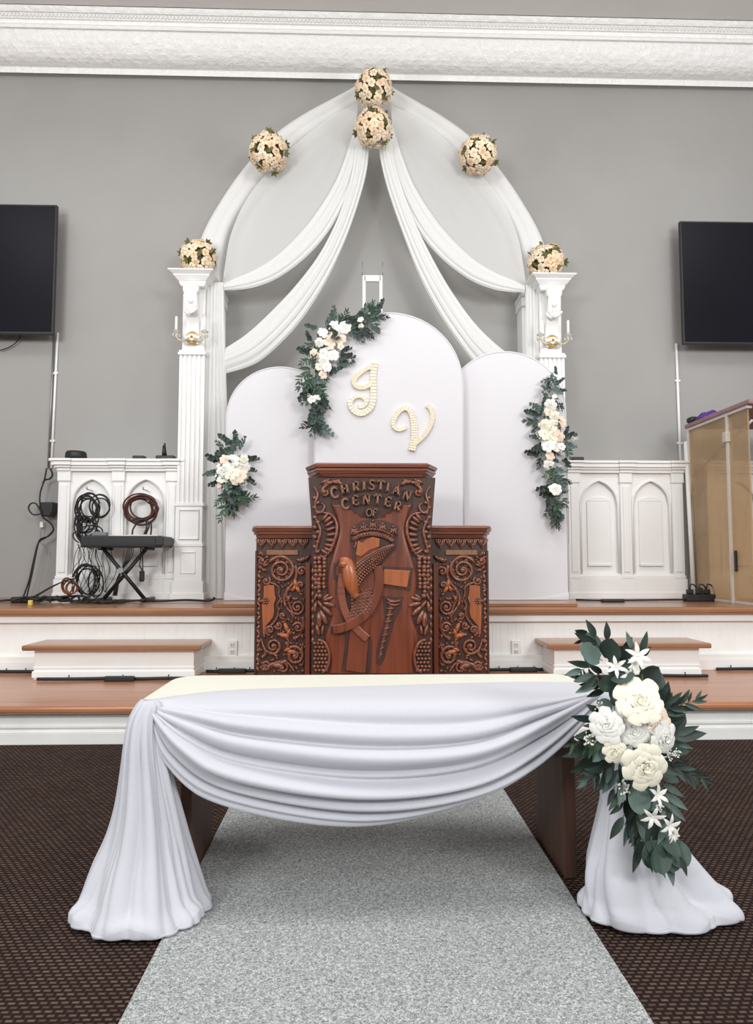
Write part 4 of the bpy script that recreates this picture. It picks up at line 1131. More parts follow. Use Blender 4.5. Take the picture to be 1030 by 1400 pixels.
mb.tube(cat([X5(x, y, .02) for x, y in [(436, 338), (450, 350), (442, 372)]], 8), .007, 6)
mb.build('crown', M['carve'], pulpit)
# cross behind the dove
def slabp(name, pts, y0, y1, mat, bevel=.004):
    mb = MB(); mb.prism([X5(x, y, y0) for x, y in pts], (0, -(y1 - y0), 0)); return mb.build(name, mat, pulpit, bevel=bevel)
slabp('cross_upright', [(452, 350), (500, 328), (540, 340), (528, 500), (500, 700), (486, 858), (408, 845), (425, 700), (445, 520)], .012, .030, M['mahog'])
slabp('cross_arm', [(556, 452), (660, 458), (648, 524), (552, 510)], .012, .034, M['carvelight'])
slabp('cross_arm', [(372, 442), (402, 438), (402, 482), (372, 478)], .010, .024, M['mahog'])
slabp('cross_head', [(448, 398), (456, 340), (474, 352), (490, 338), (512, 326), (542, 334), (540, 366), (500, 380), (470, 404)], .02, .036, M['carvelight'])
# ribbon in the form of a fish
mb = MB()
mb.ribbon(cat([X5(x, y) for x, y in [(534, 440), (540, 500), (528, 560), (498, 615), (450, 655), (400, 678), (360, 686)]], 30), [.046 + .0 * i for i in range(30)], YF - .050, YF - .026)
mb.build('ribbon_carving', M['mahog'], pulpit, bevel=.004)
mb = MB()
mb.ribbon(cat([X5(x, y) for x, y in [(396, 470), (392, 540), (402, 600), (424, 648), (458, 690), (494, 722)]], 30), .040, YF - .045, YF - .02)
mb.build('ribbon_carving', M['mahogtop'], pulpit, bevel=.004)
# dove
mb = MB()
sk = cat([X5(x, y, .05) for x, y in [(388, 424), (402, 418), (416, 430), (424, 462), (430, 500), (440, 535), (452, 562)]], 24)
rr = []
for i in range(24):
    t = i / 23; rr.append(.004 if t == 0 else (.020 + .022 * math.sin(PI * min(1, max(0, (t - .1) * 1.25))) ** .7 if t < .9 else .020))
mb.tube(sk, rr, 10, False, .7)
mb.ell(X5(402, 432, .056), (.026, .024, .022), None, 12, 8)
mb.tube([X5(392, 430, .058), X5(380, 438, .052)], [.012, .002], 8)
mb.build('dove_body', M['carvelight'], pulpit)
mb = MB()
lead = cat([X5(x, y, .05) for x, y in [(446, 438), (470, 418), (510, 392), (555, 370), (594, 358)]], 20)
trail = cat([X5(x, y, .04) for x, y in [(462, 520), (478, 492), (505, 464), (540, 428), (594, 364)]], 20)
G = [[a, a.lerp(b_, .33) + Vector((0, -.012, 0)), a.lerp(b_, .66) + Vector((0, -.01, 0)), b_, b_ + Vector((0, .03, 0))] for a, b_ in zip(lead, trail)]
mb.grid(G); mb.tube(lead, .007, 6)
for r in range(5):
    for k in range(18):
        t = (k + .5 * (r % 2)) / 18
        i = min(int(t * 19), 18); a = lead[i].lerp(trail[i], .14 + r * .19)
        wd_ = (lead[i] - trail[i]).length
        mb.ell(a + Vector((0, -.016, 0)), (.0035 + wd_ * .05, .004, .0025 + wd_ * .035), Euler((0, .7, 0)), 6, 4)
mb.build('dove_wing', M['carve'], pulpit)
mb = MB(); rnd = random.Random(8)
tail = [(432, 600), (470, 540), (500, 530), (512, 570), (490, 620), (440, 648), (418, 640)]
mb.prism([X5(x, y, .026) for x, y in tail], (0, -.018, 0))
for r in range(8):
    for k in range(6):
        x = 428 + k * 15 + r * -2 + 14 * math.sin(r * .4); y = 545 + r * 13 + k * -3
        if 418 < x < 510 and y < 645: mb.ell(X5(x, y, .046), (.0075, .007, .006), Euler((0, rnd.uniform(0, 3), 0)), 6, 4)
mb.build('dove_tail', M['carve'], pulpit)
# twisted nail
mb = MB(); top = X5(592, 572, .022); bot = X5(538, 806, .022)
n = 60
mb.tube([top.lerp(bot, i / n) for i in range(n + 1)], [.014 * (1 - .75 * i / n) for i in range(n + 1)], 8)
dv = (bot - top).normalized(); nn = Vector((-dv.z, 0, dv.x))
pts = []
for i in range(n * 2 + 1):
    t = i / (n * 2); R = .020 * (1 - .75 * t); a = t * 2 * PI * 9
    pts.append(top.lerp(bot, t) + nn * math.cos(a) * R + Vector((0, -math.sin(a) * R * .8, 0)))
mb.tube(pts, [.006 * (1 - .6 * i / (n * 2)) for i in range(n * 2 + 1)], 6)
for q in (0, 14): mb.tube(cat([X5(566 + q * .3, 568 + q, .02), X5(594, 578 + q, .036), X5(622 - q * .3, 574 + q, .02)], 10), .007, 6)
mb.build('nail_carving', M['carve'], pulpit)
MB().box(X5(262, 0).x, X5(760, 0).x, YF - .02, YF + .45, ZL, ZL + .07).build('base_plinth', M['mahogtop'], pulpit, bevel=.006)

# ------------------------------------------------------------------ table and its cloth
ZT = .5
tx0, tx1, ty0, ty1 = -.585, .70, 1.905, 2.36
t = thing('low_table', 'low cream-topped table with dark plank legs in front of the pulpit', 'table', ((tx0 + tx1) / 2, 2.12, 0))
poly = []
def corner(cx, cy, r, a0):
    return [(cx + r * math.cos(math.radians(a0 + 90 * k / 8)), cy + r * math.sin(math.radians(a0 + 90 * k / 8))) for k in range(9)]
poly = corner(tx1 - .06, ty1 - .06, .06, 0) + corner(tx0 + .09, ty1 - .09, .09, 90) + corner(tx0 + .03, ty0 + .03, .03, 180) + corner(tx1 - .03, ty0 + .03, .03, 270)
mb = MB(); mb.prism([(x, y, ZT - .035) for x, y in poly], (0, 0, .035)); mb.build('table_top', M['cream'], t, bevel=.006)
for a, b_ in ((-.479, -.449), (.577, .612)):
    MB().box(a, b_, 1.985, 2.275, .001, ZT - .035).build('leg', M['legwood'], t, bevel=.003)
MB().box(-.449, .577, 2.11, 2.14, .3, ZT - .035).build('stretcher', M['legwood'], t, bevel=.003)

cl = thing('draped_cloth', 'sheer white cloth swagged along the front of the low table', 'cloth', (.04, 1.8, 0))
def PT(l, z=ZT + .006): return [PF(x, y, z) for x, y in l]
def PY(l): return [P(x, y, Y) for x, y, Y in l]
lines = [PT([(206, 957), (262, 949), (335, 943), (520, 938), (700, 933), (806, 934)]),
         PT([(201, 960), (262, 953), (335, 950), (520, 948), (700, 944), (812, 940)], ZT + .009),
         PY([(199, 963, 1.895), (262, 966, 1.885), (335, 968, 1.88), (520, 966, 1.88), (700, 960, 1.88), (816, 946, 1.885)]),
         PY([(200, 966, 1.885), (262, 990, 1.855), (340, 1010, 1.845), (490, 1020, 1.84), (640, 1008, 1.845), (735, 978, 1.86), (818, 948, 1.87)]),
         PY([(202, 968, 1.875), (252, 1012, 1.845), (330, 1044, 1.835), (490, 1060, 1.83), (640, 1044, 1.835), (740, 1000, 1.85), (820, 951, 1.86)]),
         PY([(206, 972, 1.872), (238, 1028, 1.85), (318, 1074, 1.84), (490, 1096, 1.835), (645, 1074, 1.84), (745, 1020, 1.85), (822, 955, 1.86)]),
         PY([(210, 978, 1.872), (230, 1036, 1.86), (308, 1086, 1.85), (490, 1116, 1.845), (650, 1086, 1.85), (752, 1028, 1.86), (822, 962, 1.862)]),
         PY([(212, 974, 1.885), (236, 1030, 1.89), (312, 1080, 1.89), (490, 1108, 1.89), (645, 1080, 1.89), (745, 1022, 1.89), (818, 960, 1.88)])]
def swagfold(u, v):
    if v < .26: return 0
    e = min(1, .15 + u * 5, .15 + (1 - u) * 5); w_ = min(1, (v - .26) * 8) * min(1, (1 - v) * 6)
    d = 0
    for c, amp, uc, wd in ((.36, .020, .35, .55), (.47, .030, .62, .6), (.55, .022, .2, .5), (.62, .032, .45, .8), (.73, .026, .7, .6), (.80, .022, .3, .6), (.88, .02, .5, .9)):
        cv = c + .035 * math.sin(3 * (u - uc)); x = (v - cv) / .046
        g = math.exp(-((u - uc) / wd) ** 2)
        prof_ = (math.exp(-(x - .6) ** 2) if x > 0 else .7 * math.exp(-(x * 3.2) ** 2))       # soft lip above a sharp crease
        d += amp * 1.3 * g * prof_
        d -= amp * .8 * g * math.exp(-((x + .55) * 2.2) ** 2)
    return d * e * w_
MB().grid(drape(lines, 120, 150, swagfold)).build('front_swag', M['cloth'], cl, solid=.003)
def tail(rows, name, pleats, seed, amp=.42):
    rnd = random.Random(seed); n = 144
    R = [Vector(r) for r in rows]
    # rows: (z, cx, cy, hx, hy) interpolated
    def ip(q):
        L = len(rows); t_ = q * (L - 1); k = min(int(t_), L - 2); t_ -= k; o = []
        for c in range(5):
            a, b_, cc, d = rows[max(k - 1, 0)][c], rows[k][c], rows[k + 1][c], rows[min(k + 2, L - 1)][c]
            o.append(.5 * (2 * b_ + (cc - a) * t_ + (2 * a - 5 * b_ + 4 * cc - d) * t_ * t_ + (3 * b_ - a - 3 * cc + d) * t_ ** 3))
        return o
    ph = [(rnd.uniform(0, 6.28), rnd.choice((3, 5, 7, 8, 11)), rnd.uniform(.5, 1)) for _ in range(4)]
    wsum = sum(p[2] for p in ph)
    G = []; H = 90
    for j in range(H):
        q = j / (H - 1); z, cx, cy, hx, hy = ip(q); row = []
        am = amp * min(1, .6 + q) * (1 - .7 * max(0, (q - .72) / .28))
        for k in range(n):
            a = 2 * PI * k / n
            f = 0
            for p_, m_, w_ in ph:
                x_ = m_ * .5 * a + p_ + .5 * math.sin(q * 3 + p_)
                f += w_ * (1 - abs(math.sin(x_)) ** .75)
            s = 1.02 - am * min(1, f / wsum * 1.7)
            z_ = z + (.016 * math.sin(5 * a + p_) * min(1, max(0, (q - .7) / .2)) * (1 if z > .02 else .0))
            row.append((cx + hx * s * math.cos(a), cy + hy * s * math.sin(a), max(z_, .012)))
        G.append(row)
    mb = MB(); mb.grid(G, True, True); mb.build('tail', M['cloth'], cl, solid=.003)
def trow(py, xl_, xr_, cy, hy, z=None):
    a, b_ = P(xl_, py, cy), P(xr_, py, cy)
    return (a.z if z is None else z, (a.x + b_.x) / 2, cy, (b_.x - a.x) / 2, hy)
tail([trow(957, 192, 214, 1.885, .012), trow(966, 183, 222, 1.882, .022), trow(985, 172, 222, 1.878, .035), trow(1015, 165, 226, 1.872, .045), trow(1060, 158, 236, 1.865, .055), trow(1110, 148, 250, 1.855, .07), trow(1150, 134, 262, 1.845, .085),
      trow(1185, 116, 274, 1.83, .10), trow(1212, 99, 288, 1.81, .12, .055), trow(1228, 91, 296, 1.80, .13, .032), trow(1238, 92, 294, 1.795, .125, .014), trow(1238, 110, 270, 1.80, .10, .012)], 'tail', 9, 3)
tail([trow(945, 808, 838, 1.885, .015), trow(965, 806, 850, 1.88, .03), trow(1040, 812, 868, 1.86, .045), trow(1085, 818, 878, 1.85, .055), trow(1115, 810, 900, 1.84, .07), trow(1150, 796, 934, 1.825, .09), trow(1185, 782, 966, 1.81, .11),
      trow(1212, 776, 994, 1.80, .125, .06), trow(1228, 776, 1014, 1.79, .135, .034), trow(1238, 784, 1010, 1.785, .13, .014), trow(1238, 820, 980, 1.79, .1, .012)], 'tail', 9, 6)

# ------------------------------------------------------------------ big bouquet on the table corner
YB = 1.71
bq = thing('corner_bouquet', 'large bouquet of white roses and dark leaves on the right table corner', 'bouquet', P(870, 1190, YB))
T8 = TR(740, 840, 3.11)
def B(zx, zy, off=0.0):
    q = T8(zx, zy); p = P(q[0], q[1], YB - off); return p
rnd = random.Random(21)
def one_leaf(kind, mat, seed, wr):
    mb = MB(); r = random.Random(seed); leaf_patch(mb, (0, 0, 0), PI / 2, 1, wr, kind, r, r.uniform(0, .3), 9)
    mb.tube([(0, 0, -.12), (0, -.01, .1), (0, -.02, .55)], [.018, .016, .008], 5)
    return mb.mesh('leaf', mat)
RL = [one_leaf('round', M['leaf1'], 1, .82), one_leaf('round', M['leaf1'], 2, .75), one_leaf('round', M['leaf2'], 3, .8), one_leaf('round', M['leaf3'], 4, .8)]
WL = [one_leaf('lance', M['leaf2'], 5, .34), one_leaf('lance', M['leaf1'], 6, .30), one_leaf('lance', M['leaf2'], 7, .28), one_leaf('lance', M['leaf2'], 8, .36), one_leaf('lance', M['leaf3'], 9, .32)]
def lf(zx, zy, ang, ln, kind, off=None):
    p = B(zx, zy, rnd.uniform(-.02, .04) if off is None else off)
    me = rnd.choice(RL if kind == 'r' else WL)
    inst('leaf', me, bq, p, (rnd.uniform(-.1, .45), PI / 2 - math.radians(ang), rnd.uniform(-.4, .4)), ln / 3.11 * YB / F)
for q in [(225, 190, 110, 130, 'r'), (230, 200, 135, 100, 'r'), (290, 190, 80, 120, 'r'), (250, 190, 150, 110, 'r'), (310, 210, 60, 110, 'r'), (240, 130, 150, 110, 'w'), (200, 90, 160, 90, 'w'), (230, 100, 120, 90, 'w'), (280, 110, 95, 85, 'w'),
          (180, 110, 195, 50, 'w'), (220, 220, 170, 105, 'w'), (175, 235, 195, 90, 'w'), (230, 260, 190, 110, 'w'), (240, 290, 200, 110, 'w'), (260, 320, 200, 80, 'w'), (260, 250, 150, 80, 'w'), (240, 260, 215, 100, 'w'), (330, 290, 175, 110, 'r'), (290, 260, 20, 110, 'r'),
          (420, 300, 45, 110, 'r'), (470, 320, 75, 95, 'r'), (510, 330, 100, 70, 'r'), (420, 170, 85, 105, 'w'), (390, 150, 110, 80, 'w'), (430, 180, 60, 70, 'w'), (350, 170, 80, 90, 'w'), (340, 210, 70, 120, 'w'), (520, 380, 80, 100, 'w'), (540, 380, 60, 80, 'w'),
          (540, 470, 20, 90, 'w'), (560, 520, 10, 130, 'w'), (560, 510, 30, 110, 'w'), (560, 540, -15, 80, 'w'), (540, 440, 5, 70, 'w'), (230, 450, 165, 120, 'w'), (220, 500, 180, 130, 'w'), (210, 540, 185, 140, 'w'), (240, 570, 195, 150, 'w'), (260, 600, 205, 160, 'w'),
          (280, 620, 215, 150, 'w'), (290, 640, 225, 140, 'w'), (230, 530, 170, 110, 'w'), (270, 580, 190, 120, 'w'), (250, 420, 150, 90, 'w'), (300, 620, 240, 130, 'w'), (330, 660, 235, 120, 'w'), (350, 690, 225, 110, 'w'), (300, 380, 190, 70, 'r'), (270, 400, 130, 60, 'w'),
          (330, 770, 225, 80, 'w'), (350, 800, 215, 80, 'w'), (380, 780, 260, 110, 'r'), (430, 790, 280, 110, 'r'), (400, 730, 270, 110, 'r'), (450, 740, 265, 90, 'r'), (350, 860, 240, 110, 'w'), (370, 880, 250, 100, 'w'), (390, 860, 265, 110, 'w'), (410, 890, 255, 120, 'w'),
          (420, 960, 250, 130, 'w'), (430, 960, 275, 120, 'w'), (460, 900, 280, 130, 'r'), (500, 900, 265, 110, 'r'), (470, 960, 275, 120, 'r'), (510, 970, 270, 110, 'r'), (560, 960, 285, 110, 'r'), (550, 960, 265, 120, 'r'), (540, 1040, 275, 100, 'w'), (590, 1030, 285, 80, 'w'), (480, 1000, 260, 80, 'r'),
          (520, 720, -30, 90, 'w'), (530, 760, -40, 100, 'w'), (540, 800, -45, 90, 'w'), (510, 650, -20, 90, 'w'), (560, 600, -30, 70, 'w'), (530, 850, -60, 80, 'w'), (340, 720, 250, 90, 'w'), (310, 740, 240, 80, 'w')]:
    lf(*q)
for i in range(46):
    y = rnd.uniform(680, 985); x = 400 + (y - 690) * .33 + rnd.uniform(-85, 85)
    lf(x, y, rnd.uniform(215, 325), rnd.uniform(70, 120), 'w' if i % 3 else 'r', rnd.uniform(-.03, .02))
for i in range(30):
    a = rnd.uniform(0, 2 * PI); x, y = 400 + 120 * math.cos(a), 500 + 160 * math.sin(a)
    lf(x, y, math.degrees(-a) + rnd.uniform(-40, 40), rnd.uniform(70, 120), 'w' if i % 4 else 'r', rnd.uniform(-.04, .01))
for i in range(7):
    me = SPR[3 + i % 3]
    a = (150, 190, 215, 265, 280, 30, -30)[i]; q = [(300, 330), (280, 520), (320, 620), (400, 800), (470, 880), (500, 420), (520, 620)][i]
    inst('willow_sprig', me, bq, B(q[0], q[1], -.01), (.2, PI / 2 - math.radians(a), 0), .11)
mb = MB()
for pts in ([(400, 1000), (420, 760), (400, 560), (340, 300), (260, 130)], [(540, 1020), (470, 800), (430, 560), (430, 320), (420, 160)], [(200, 560), (320, 560), (420, 540), (560, 530)]):
    mb.tube(cat([B(x, y, .005) for x, y in pts], 20), .004, 6)
mb.build('stem', M['stem'], bq)
for (x, y, r, c, o, dx, dz) in [(412, 375, 96, 'creamrose', .06, -.1, .45), (280, 470, 70, 'whiterose', .055, -.35, .1), (388, 490, 66, 'whiterose', .05, 0, .0), (490, 445, 56, 'blush', .045, .35, .3), (508, 520, 68, 'whiterose', .05, .45, -.1), (312, 578, 48, 'creamrose', .06, -.2, -.1), (430, 635, 92, 'creamrose', .07, .05, -.1), (450, 545, 40, 'whiterose', .04, .1, .0)]:
    inst('rose', ROSE[c], bq, B(x, y, o), face((dx, -1, dz), rnd.uniform(0, 6)), r / 3.11 * YB / F)
for (x, y, r, dx, dz) in [(410, 178, 58, 0, .4), (320, 225, 48, -.4, .4), (375, 255, 44, 0, .1), (392, 215, 36, .3, .2), (495, 770, 52, .4, .3), (475, 860, 52, -.2, -.2), (545, 900, 52, .3, 0), (560, 935, 38, .5, -.2)]:
    inst('star_flower', LILY, bq, B(x, y, .05), face((dx, -1, dz), rnd.uniform(0, 6)), r / 3.11 * YB / F)
for (x, y, r) in [(200, 530, 30), (350, 735, 32), (245, 390, 22), (575, 590, 20), (545, 600, 24), (500, 820, 20)]:
    inst('filler_blossom', BERRY, bq, B(x, y, .04), face((0, -1, .2), rnd.uniform(0, 6)), r / 3.11 * YB / F)

# ------------------------------------------------------------------ keyboard, stand and cables on the left
YK = 4.93
def K(zx, zy, Y=YK): return P(20 + zx / 4.29, 600 + zy / 4.29, Y)
a, b_ = K(385, 600), K(865, 600); zt_, zb_ = K(0, 568).z, K(0, 636).z
kb = thing('keyboard', 'black electric keyboard on a folding X stand before the left half wall', 'keyboard', ((a.x + b_.x) / 2, YK + .1, zb_))
MB().box(a.x, b_.x, YK, YK + .28, zb_, zt_).build('case', M['black'], kb, bevel=.008)
MB().box(a.x + .02, b_.x - .02, YK - .004, YK + .005, zb_ + .015, zb_ + .03).build('back_ridge', M['rubber'], kb)
e0 = K(825, 600).x
MB().box(e0, b_.x + .012, YK - .012, YK + .28, zb_ + .012, zt_ - .008).build('end_cheek', M['black'], kb, bevel=.006)
mb = MB()
for k in range(24): mb.box(a.x + .06 + k * .018, a.x + .06 + k * .018 + .016, YK + .16, YK + .275, zt_ - .002, zt_ + .012)
mb.build('white_keys', M['wax'], kb, bevel=.001)
s_ = K(480, 548)
MB().box(s_.x - .05, s_.x + .05, YK + .05, YK + .1, zt_, zt_ + .028).build('control_block', M['grey'], kb, bevel=.006)
st = thing('keyboard_stand', 'black folding X stand under the keyboard', 'stand', (K(620, 780).x, YK + .1, ZU))
for q, (l0, l1) in enumerate((((495, 636), (752, 935)), ((752, 636), (488, 900)))):
    p0, p1 = K(*l0), K(*l1); p1.z = ZU + .014; dy = .06 + .05 * q
    lg = MB().tube([p0 + Vector((0, dy, 0)), p1 + Vector((0, dy, 0))], .014, 8).build('leg', M['black'], st)
    MB().tube([p1 + Vector((0, -.02, 0)), p1 + Vector((0, .26, 0))], .014, 8).build('foot_bar', M['black'], lg)
    MB().tube([p0 + Vector((0, -.0, -.008)), p0 + Vector((0, .26, -.008))], .012, 8).build('support_bar', M['black'], lg)
p0 = K(615, 772); MB().lathe([(.02, 0), (.022, .02), (.02, .03)], (p0.x, YK + .05, p0.z), 'y', 12).build('pivot', M['steel'], st)
def coil(zx, zy, rx, ry, n, Y, seed, rot=0.0, r=.005, jit=.12, turns=None):
    rd = random.Random(seed); pts = []
    for k in range(n):
        ox, oy = rd.uniform(-jit, jit) * rx, rd.uniform(-jit, jit) * ry; sx, sy = rx * rd.uniform(.86, 1.12), ry * rd.uniform(.86, 1.12); dy = rd.uniform(-.02, .02); rt_ = rot + rd.uniform(-.25, .25)
        for i in range(22):
            a = 2 * PI * i / 22
            u, v_ = sx * math.cos(a), sy * math.sin(a)
            p = K(zx + ox + u * math.cos(rt_) - v_ * math.sin(rt_), zy + oy + u * math.sin(rt_) + v_ * math.cos(rt_), Y)
            pts.append(p + Vector((0, dy + .012 * math.sin(a), 0)))
    return cat(pts, n * 34)
def cable(zs, Y, r=.005, n=40, Y1=None):
    Y1 = Y if Y1 is None else Y1
    return MB().tube(cat([K(x, y, Y + (Y1 - Y) * i / (len(zs) - 1)) for i, (x, y) in enumerate(zs)], n), r, 6)
mb = MB().tube(coil(430, 410, 64, 76, 6, 5.20, 1, .1, jit=.18), .006, 6)
mb.tube(coil(495, 395, 58, 62, 3, 5.19, 2, .3), .0055, 6)
mb.tube(cat([K(x, y, 5.19) for x, y in [(380, 400), (372, 480), (378, 560), (392, 620)]], 20), .006, 6)
for k in range(9): mb.tube(coil(400 + 12 * k % 70, 480 + 17 * k % 110, 26 + 5 * k % 22, 44 + 7 * k % 30, 1, 5.14 + .006 * k, 60 + k, .3 * k, jit=.3), .005, 6)
for dx in (0, 9, 16, -8): mb.tube(cat([K(x + dx, y + dx, 5.18) for x, y in [(375, 430), (366 + dx, 520), (385, 600), (440, 630)]], 20), .005, 6)
mb.tube(cat([K(x, y, 5.18) for x, y in [(480, 380), (495, 440), (480, 500), (440, 470), (400, 480)]], 24), .006, 6)
mb.thing('cable_coil', M['rubber'], 'black cable coil hung on the left arched recess above the keyboard', 'cable', 'coils hung on the half wall')
mb = MB().tube(coil(738, 410, 88, 74, 9, 5.20, 3, -.3, jit=.22), .0065, 6)
mb.thing('cable_coil', M['redrub'], 'oxblood red cable coil hung on the right arched recess above the keyboard', 'cable', 'coils hung on the half wall')
for (x, y, who) in ((440, 300, 'black'), (766, 300, 'red')):
    p = K(x, y, 5.25)
    MB().tube([p + Vector((0, .06, 0)), p + Vector((0, -.05, 0)), p + Vector((0, -.055, .02))], .004, 6).thing('wall_hook', M['steel'], 'small hook holding the %s cable coil' % who, 'hook', 'hooks on the half wall')
mb = MB()
for zs in ([(690, 480), (715, 470), (760, 470), (790, 500), (770, 560)], [(720, 490), (695, 530), (690, 562)], [(770, 480), (775, 520), (760, 560)], [(800, 480), (802, 530), (798, 566)]):
    mb.tube(cat([K(x, y, 5.15) for x, y in zs], 20), .006, 6)
mb.thing('cable_loop', M['rubber'], 'short black leads dangling under the red coil behind the keyboard', 'cable')
mb = MB().tube(coil(430, 830, 60, 85, 4, 5.12, 5, .05), .0055, 6)
mb.tube(coil(480, 840, 45, 80, 2, 5.10, 6, -.1), .0045, 6)
mb.tube(cat([K(x, y, 5.10) for x, y in [(340, 810), (370, 760), (410, 735), (450, 750), (470, 800), (465, 870), (440, 905)]], 30), .008, 6)
mb.thing('cable_coil', M['rubber'], 'loops of black cable standing on the stage floor under the keyboard', 'cable')
mb = MB()
for k in range(5):
    mb.tube(coil(318 + k * 4, 872, 34 - k, 48 - 3 * k, 1, 5.05 - k * .012, 30 + k, .3 * k, jit=.3), .0055, 6)
mb.thing('cable_bundle', M['brownrub'], 'small tangle of orange-brown cable on the stage below the black coil', 'cable')
mb = MB(); rd = random.Random(9)
for k in range(16):                                        # thin leads hanging from the keyboard
    x = rd.uniform(365, 560); zs = [(x, 600 + rd.uniform(0, 40)), (x + rd.uniform(-30, 30), 690), (x + rd.uniform(-40, 40), 780), (x + rd.uniform(-60, 60), 900)]
    mb.tube(cat([K(q, w_, 5.13) for q, w_ in zs], 16), .0024, 5)
for k in range(7):
    x = 660 + k * 6; zs = [(x, 640), (x - 10, 700), (x - 40 - 8 * k, 800), (x - 60 - 10 * k, 920)]
    mb.tube(cat([K(q, w_, 5.12) for q, w_ in zs], 16), .0024, 5)
o = mb.thing('hanging_leads', M['rubber'], 'thin black leads hanging behind the keyboard stand down to the stage', 'cables'); o['kind'] = 'stuff'
mb = cable([(738, 640), (740, 700), (733, 740), (748, 770)], 5.14, .004); mb.tube(cat([K(750, 655, 5.14), K(752, 780, 5.14)], 6), .004, 6)
tp_ = K(748, 805, 5.14)
t = thing('hanging_plug', 'black plug dangling on its lead under the right end of the keyboard', 'plug', tp_)
mb.build('lead', M['rubber'], t)
MB().box(tp_.x - .017, tp_.x + .017, 5.12, 5.155, tp_.z - .04, tp_.z + .04).build('plug_body', M['black'], t, bevel=.01)
# heap on the stage floor
mb = MB(); rd = random.Random(14)
def FZ(zx, Y): return P(20 + zx / 4.29, 700, Y).x
for k in range(26):
    Y = rd.uniform(4.75, 5.1); x = rd.uniform(0, 640); L_ = rd.uniform(120, 300); pts = []
    for i in range(6): pts.append((FZ(max(-60, x - L_ / 2 + L_ * i / 5), Y), Y + rd.uniform(-.06, .06), ZU + rd.uniform(.008, .045 if 80 < x < 420 else .015)))
    mb.tube(cat(pts, 22), rd.uniform(.005, .009), 6)
o = mb.thing('cable_heap', M['rubber'], 'heap of black cables lying along the stage floor under the keyboard', 'cables'); o['kind'] = 'stuff'
mb = MB()
for zs in ([(30, 955), (120, 920), (230, 860), (320, 825)], [(110, 935), (200, 880), (300, 830), (350, 820)], [(330, 830), (380, 870), (420, 910), (470, 920)], [(300, 835), (360, 850), (400, 910)]):
    mb.tube(cat([K(x, y, 5.0) for x, y in zs], 20), .0045, 6)
mb.thing('sloping_leads', M['rubber'], 'black leads sloping up from the stage floor left of the orange-brown tangle', 'cables')
pts = [(FZ(640, 4.9), 4.9, ZU + .01), (FZ(760, 4.95), 4.95, ZU + .012), (FZ(860, 4.9), 4.9, ZU + .01), (FZ(1010, 4.95), 4.95, ZU + .014), (FZ(1150, 4.9), 4.9, ZU + .012), (FZ(1180, 4.92), 4.92, ZU + .03)]
MB().tube(cat(pts, 40), .009, 6).thing('stage_cable', M['rubber'], 'black cable trailing along the stage from the X stand to the left arched panel', 'cable')
p = K(92, 976, 4.6)
MB().box(p.x - .013, p.x + .013, 4.59, 4.615, ZU + .0005, ZU + .035).thing('yellow_tag', M['yellow'], 'tiny pale yellow block at the stage edge far left', 'block', bevel=.004)
p = K(60, 950, 4.9)
MB().box(p.x - .09, p.x + .05, 4.88, 4.95, ZU + .0005, ZU + .04).thing('power_strip', M['black'], 'black power strip on the stage floor far left', 'power strip', bevel=.008)
# adapter and leads on the wall at far left
p0, p1 = K(150, 370, 5.5), K(225, 460, 5.5)
t = thing('power_adapter', 'black power adapter on the wall left of the half wall', 'adapter', ((p0.x + p1.x) / 2, 5.5, p1.z))
pr = [K(x, y, 5.49) for x, y in ((150, 370), (225, 370), (222, 425), (205, 455), (165, 455), (150, 430))]
mb = MB(); mb.prism(pr, (0, .1, 0)); mb.build('housing', M['black'], t, bevel=.008)
MB().tube(cat([K(x, y, 5.47) for x, y in [(152, 440), (110, 445), (82, 410), (95, 380), (125, 380), (150, 420), (165, 460), (215, 500), (228, 535), (200, 570), (150, 590), (130, 650), (100, 800), (70, 930)]], 80), .006, 6).build('lead', M['rubber'], t)
MB().tube(cat([K(x, y, 5.5) for x, y in [(188, 172), (175, 240), (150, 320), (150, 400), (165, 455), (205, 490), (228, 530), (190, 575), (140, 610), (110, 720), (85, 830), (50, 930)]], 60), .006, 6).thing('wall_lead', M['rubber'], 'black lead running down the wall past the power adapter', 'cable')
MB().tube(cat([K(x, y, 5.52) for x, y in [(210, 175), (222, 210), (205, 235), (180, 240), (165, 260)]], 24), .007, 6).thing('wall_lead', M['rubber'], 'short black lead hooked at the top left of the left half wall', 'cable')
p0 = K(160, 510, 5.57); MB().box(p0.x - .012, p0.x + .012, 5.56, YW, p0.z - .012, p0.z + .03).thing('lead_clip', M['white'], 'small white clip on the wall under the power adapter', 'clip')
MB().tube(cat([K(x, y, 5.55) for x, y in [(160, 520), (150, 600), (185, 640), (192, 680)]], 20), .0025, 5).thing('thin_wire', M['grey'], 'thin grey wire dangling from the white clip', 'wire')
# things on the left half wall
ZCB = 1.628
def onwall(zx, Y): return P(20 + zx / 4.29, 631, Y).x
x = onwall(355, 5.3)
t = thing('round_speaker', 'squat black round speaker on the left half wall', 'speaker', (x, 5.315, ZCB))
MB().lathe([(.05, 0), (.07, .004), (.076, .02), (.076, .05), (.066, .064), (.03, .068)], (x, 5.315, ZCB), 'z', 28).build('body', M['black'], t)
MB().lathe([(.077, .018), (.079, .024), (.077, .030)], (x, 5.315, ZCB), 'z', 28).build('rim', M['rubber'], t)
x = onwall(742, 5.3)
mb = MB().box(x - .044, x + .044, 5.225, 5.29, ZCB, ZCB + .024); mb.thing('remote_control', M['black'], 'flat black remote lying on the left half wall', 'remote', bevel=.007)
x = onwall(893, 5.3)
t = thing('microphone_stand', 'small black desk stand with upright on the left half wall', 'stand', (x, 5.27, ZCB))
MB().box(x - .065, x + .07, 5.225, 5.31, ZCB, ZCB + .026).build('base', M['black'], t, bevel=.006)
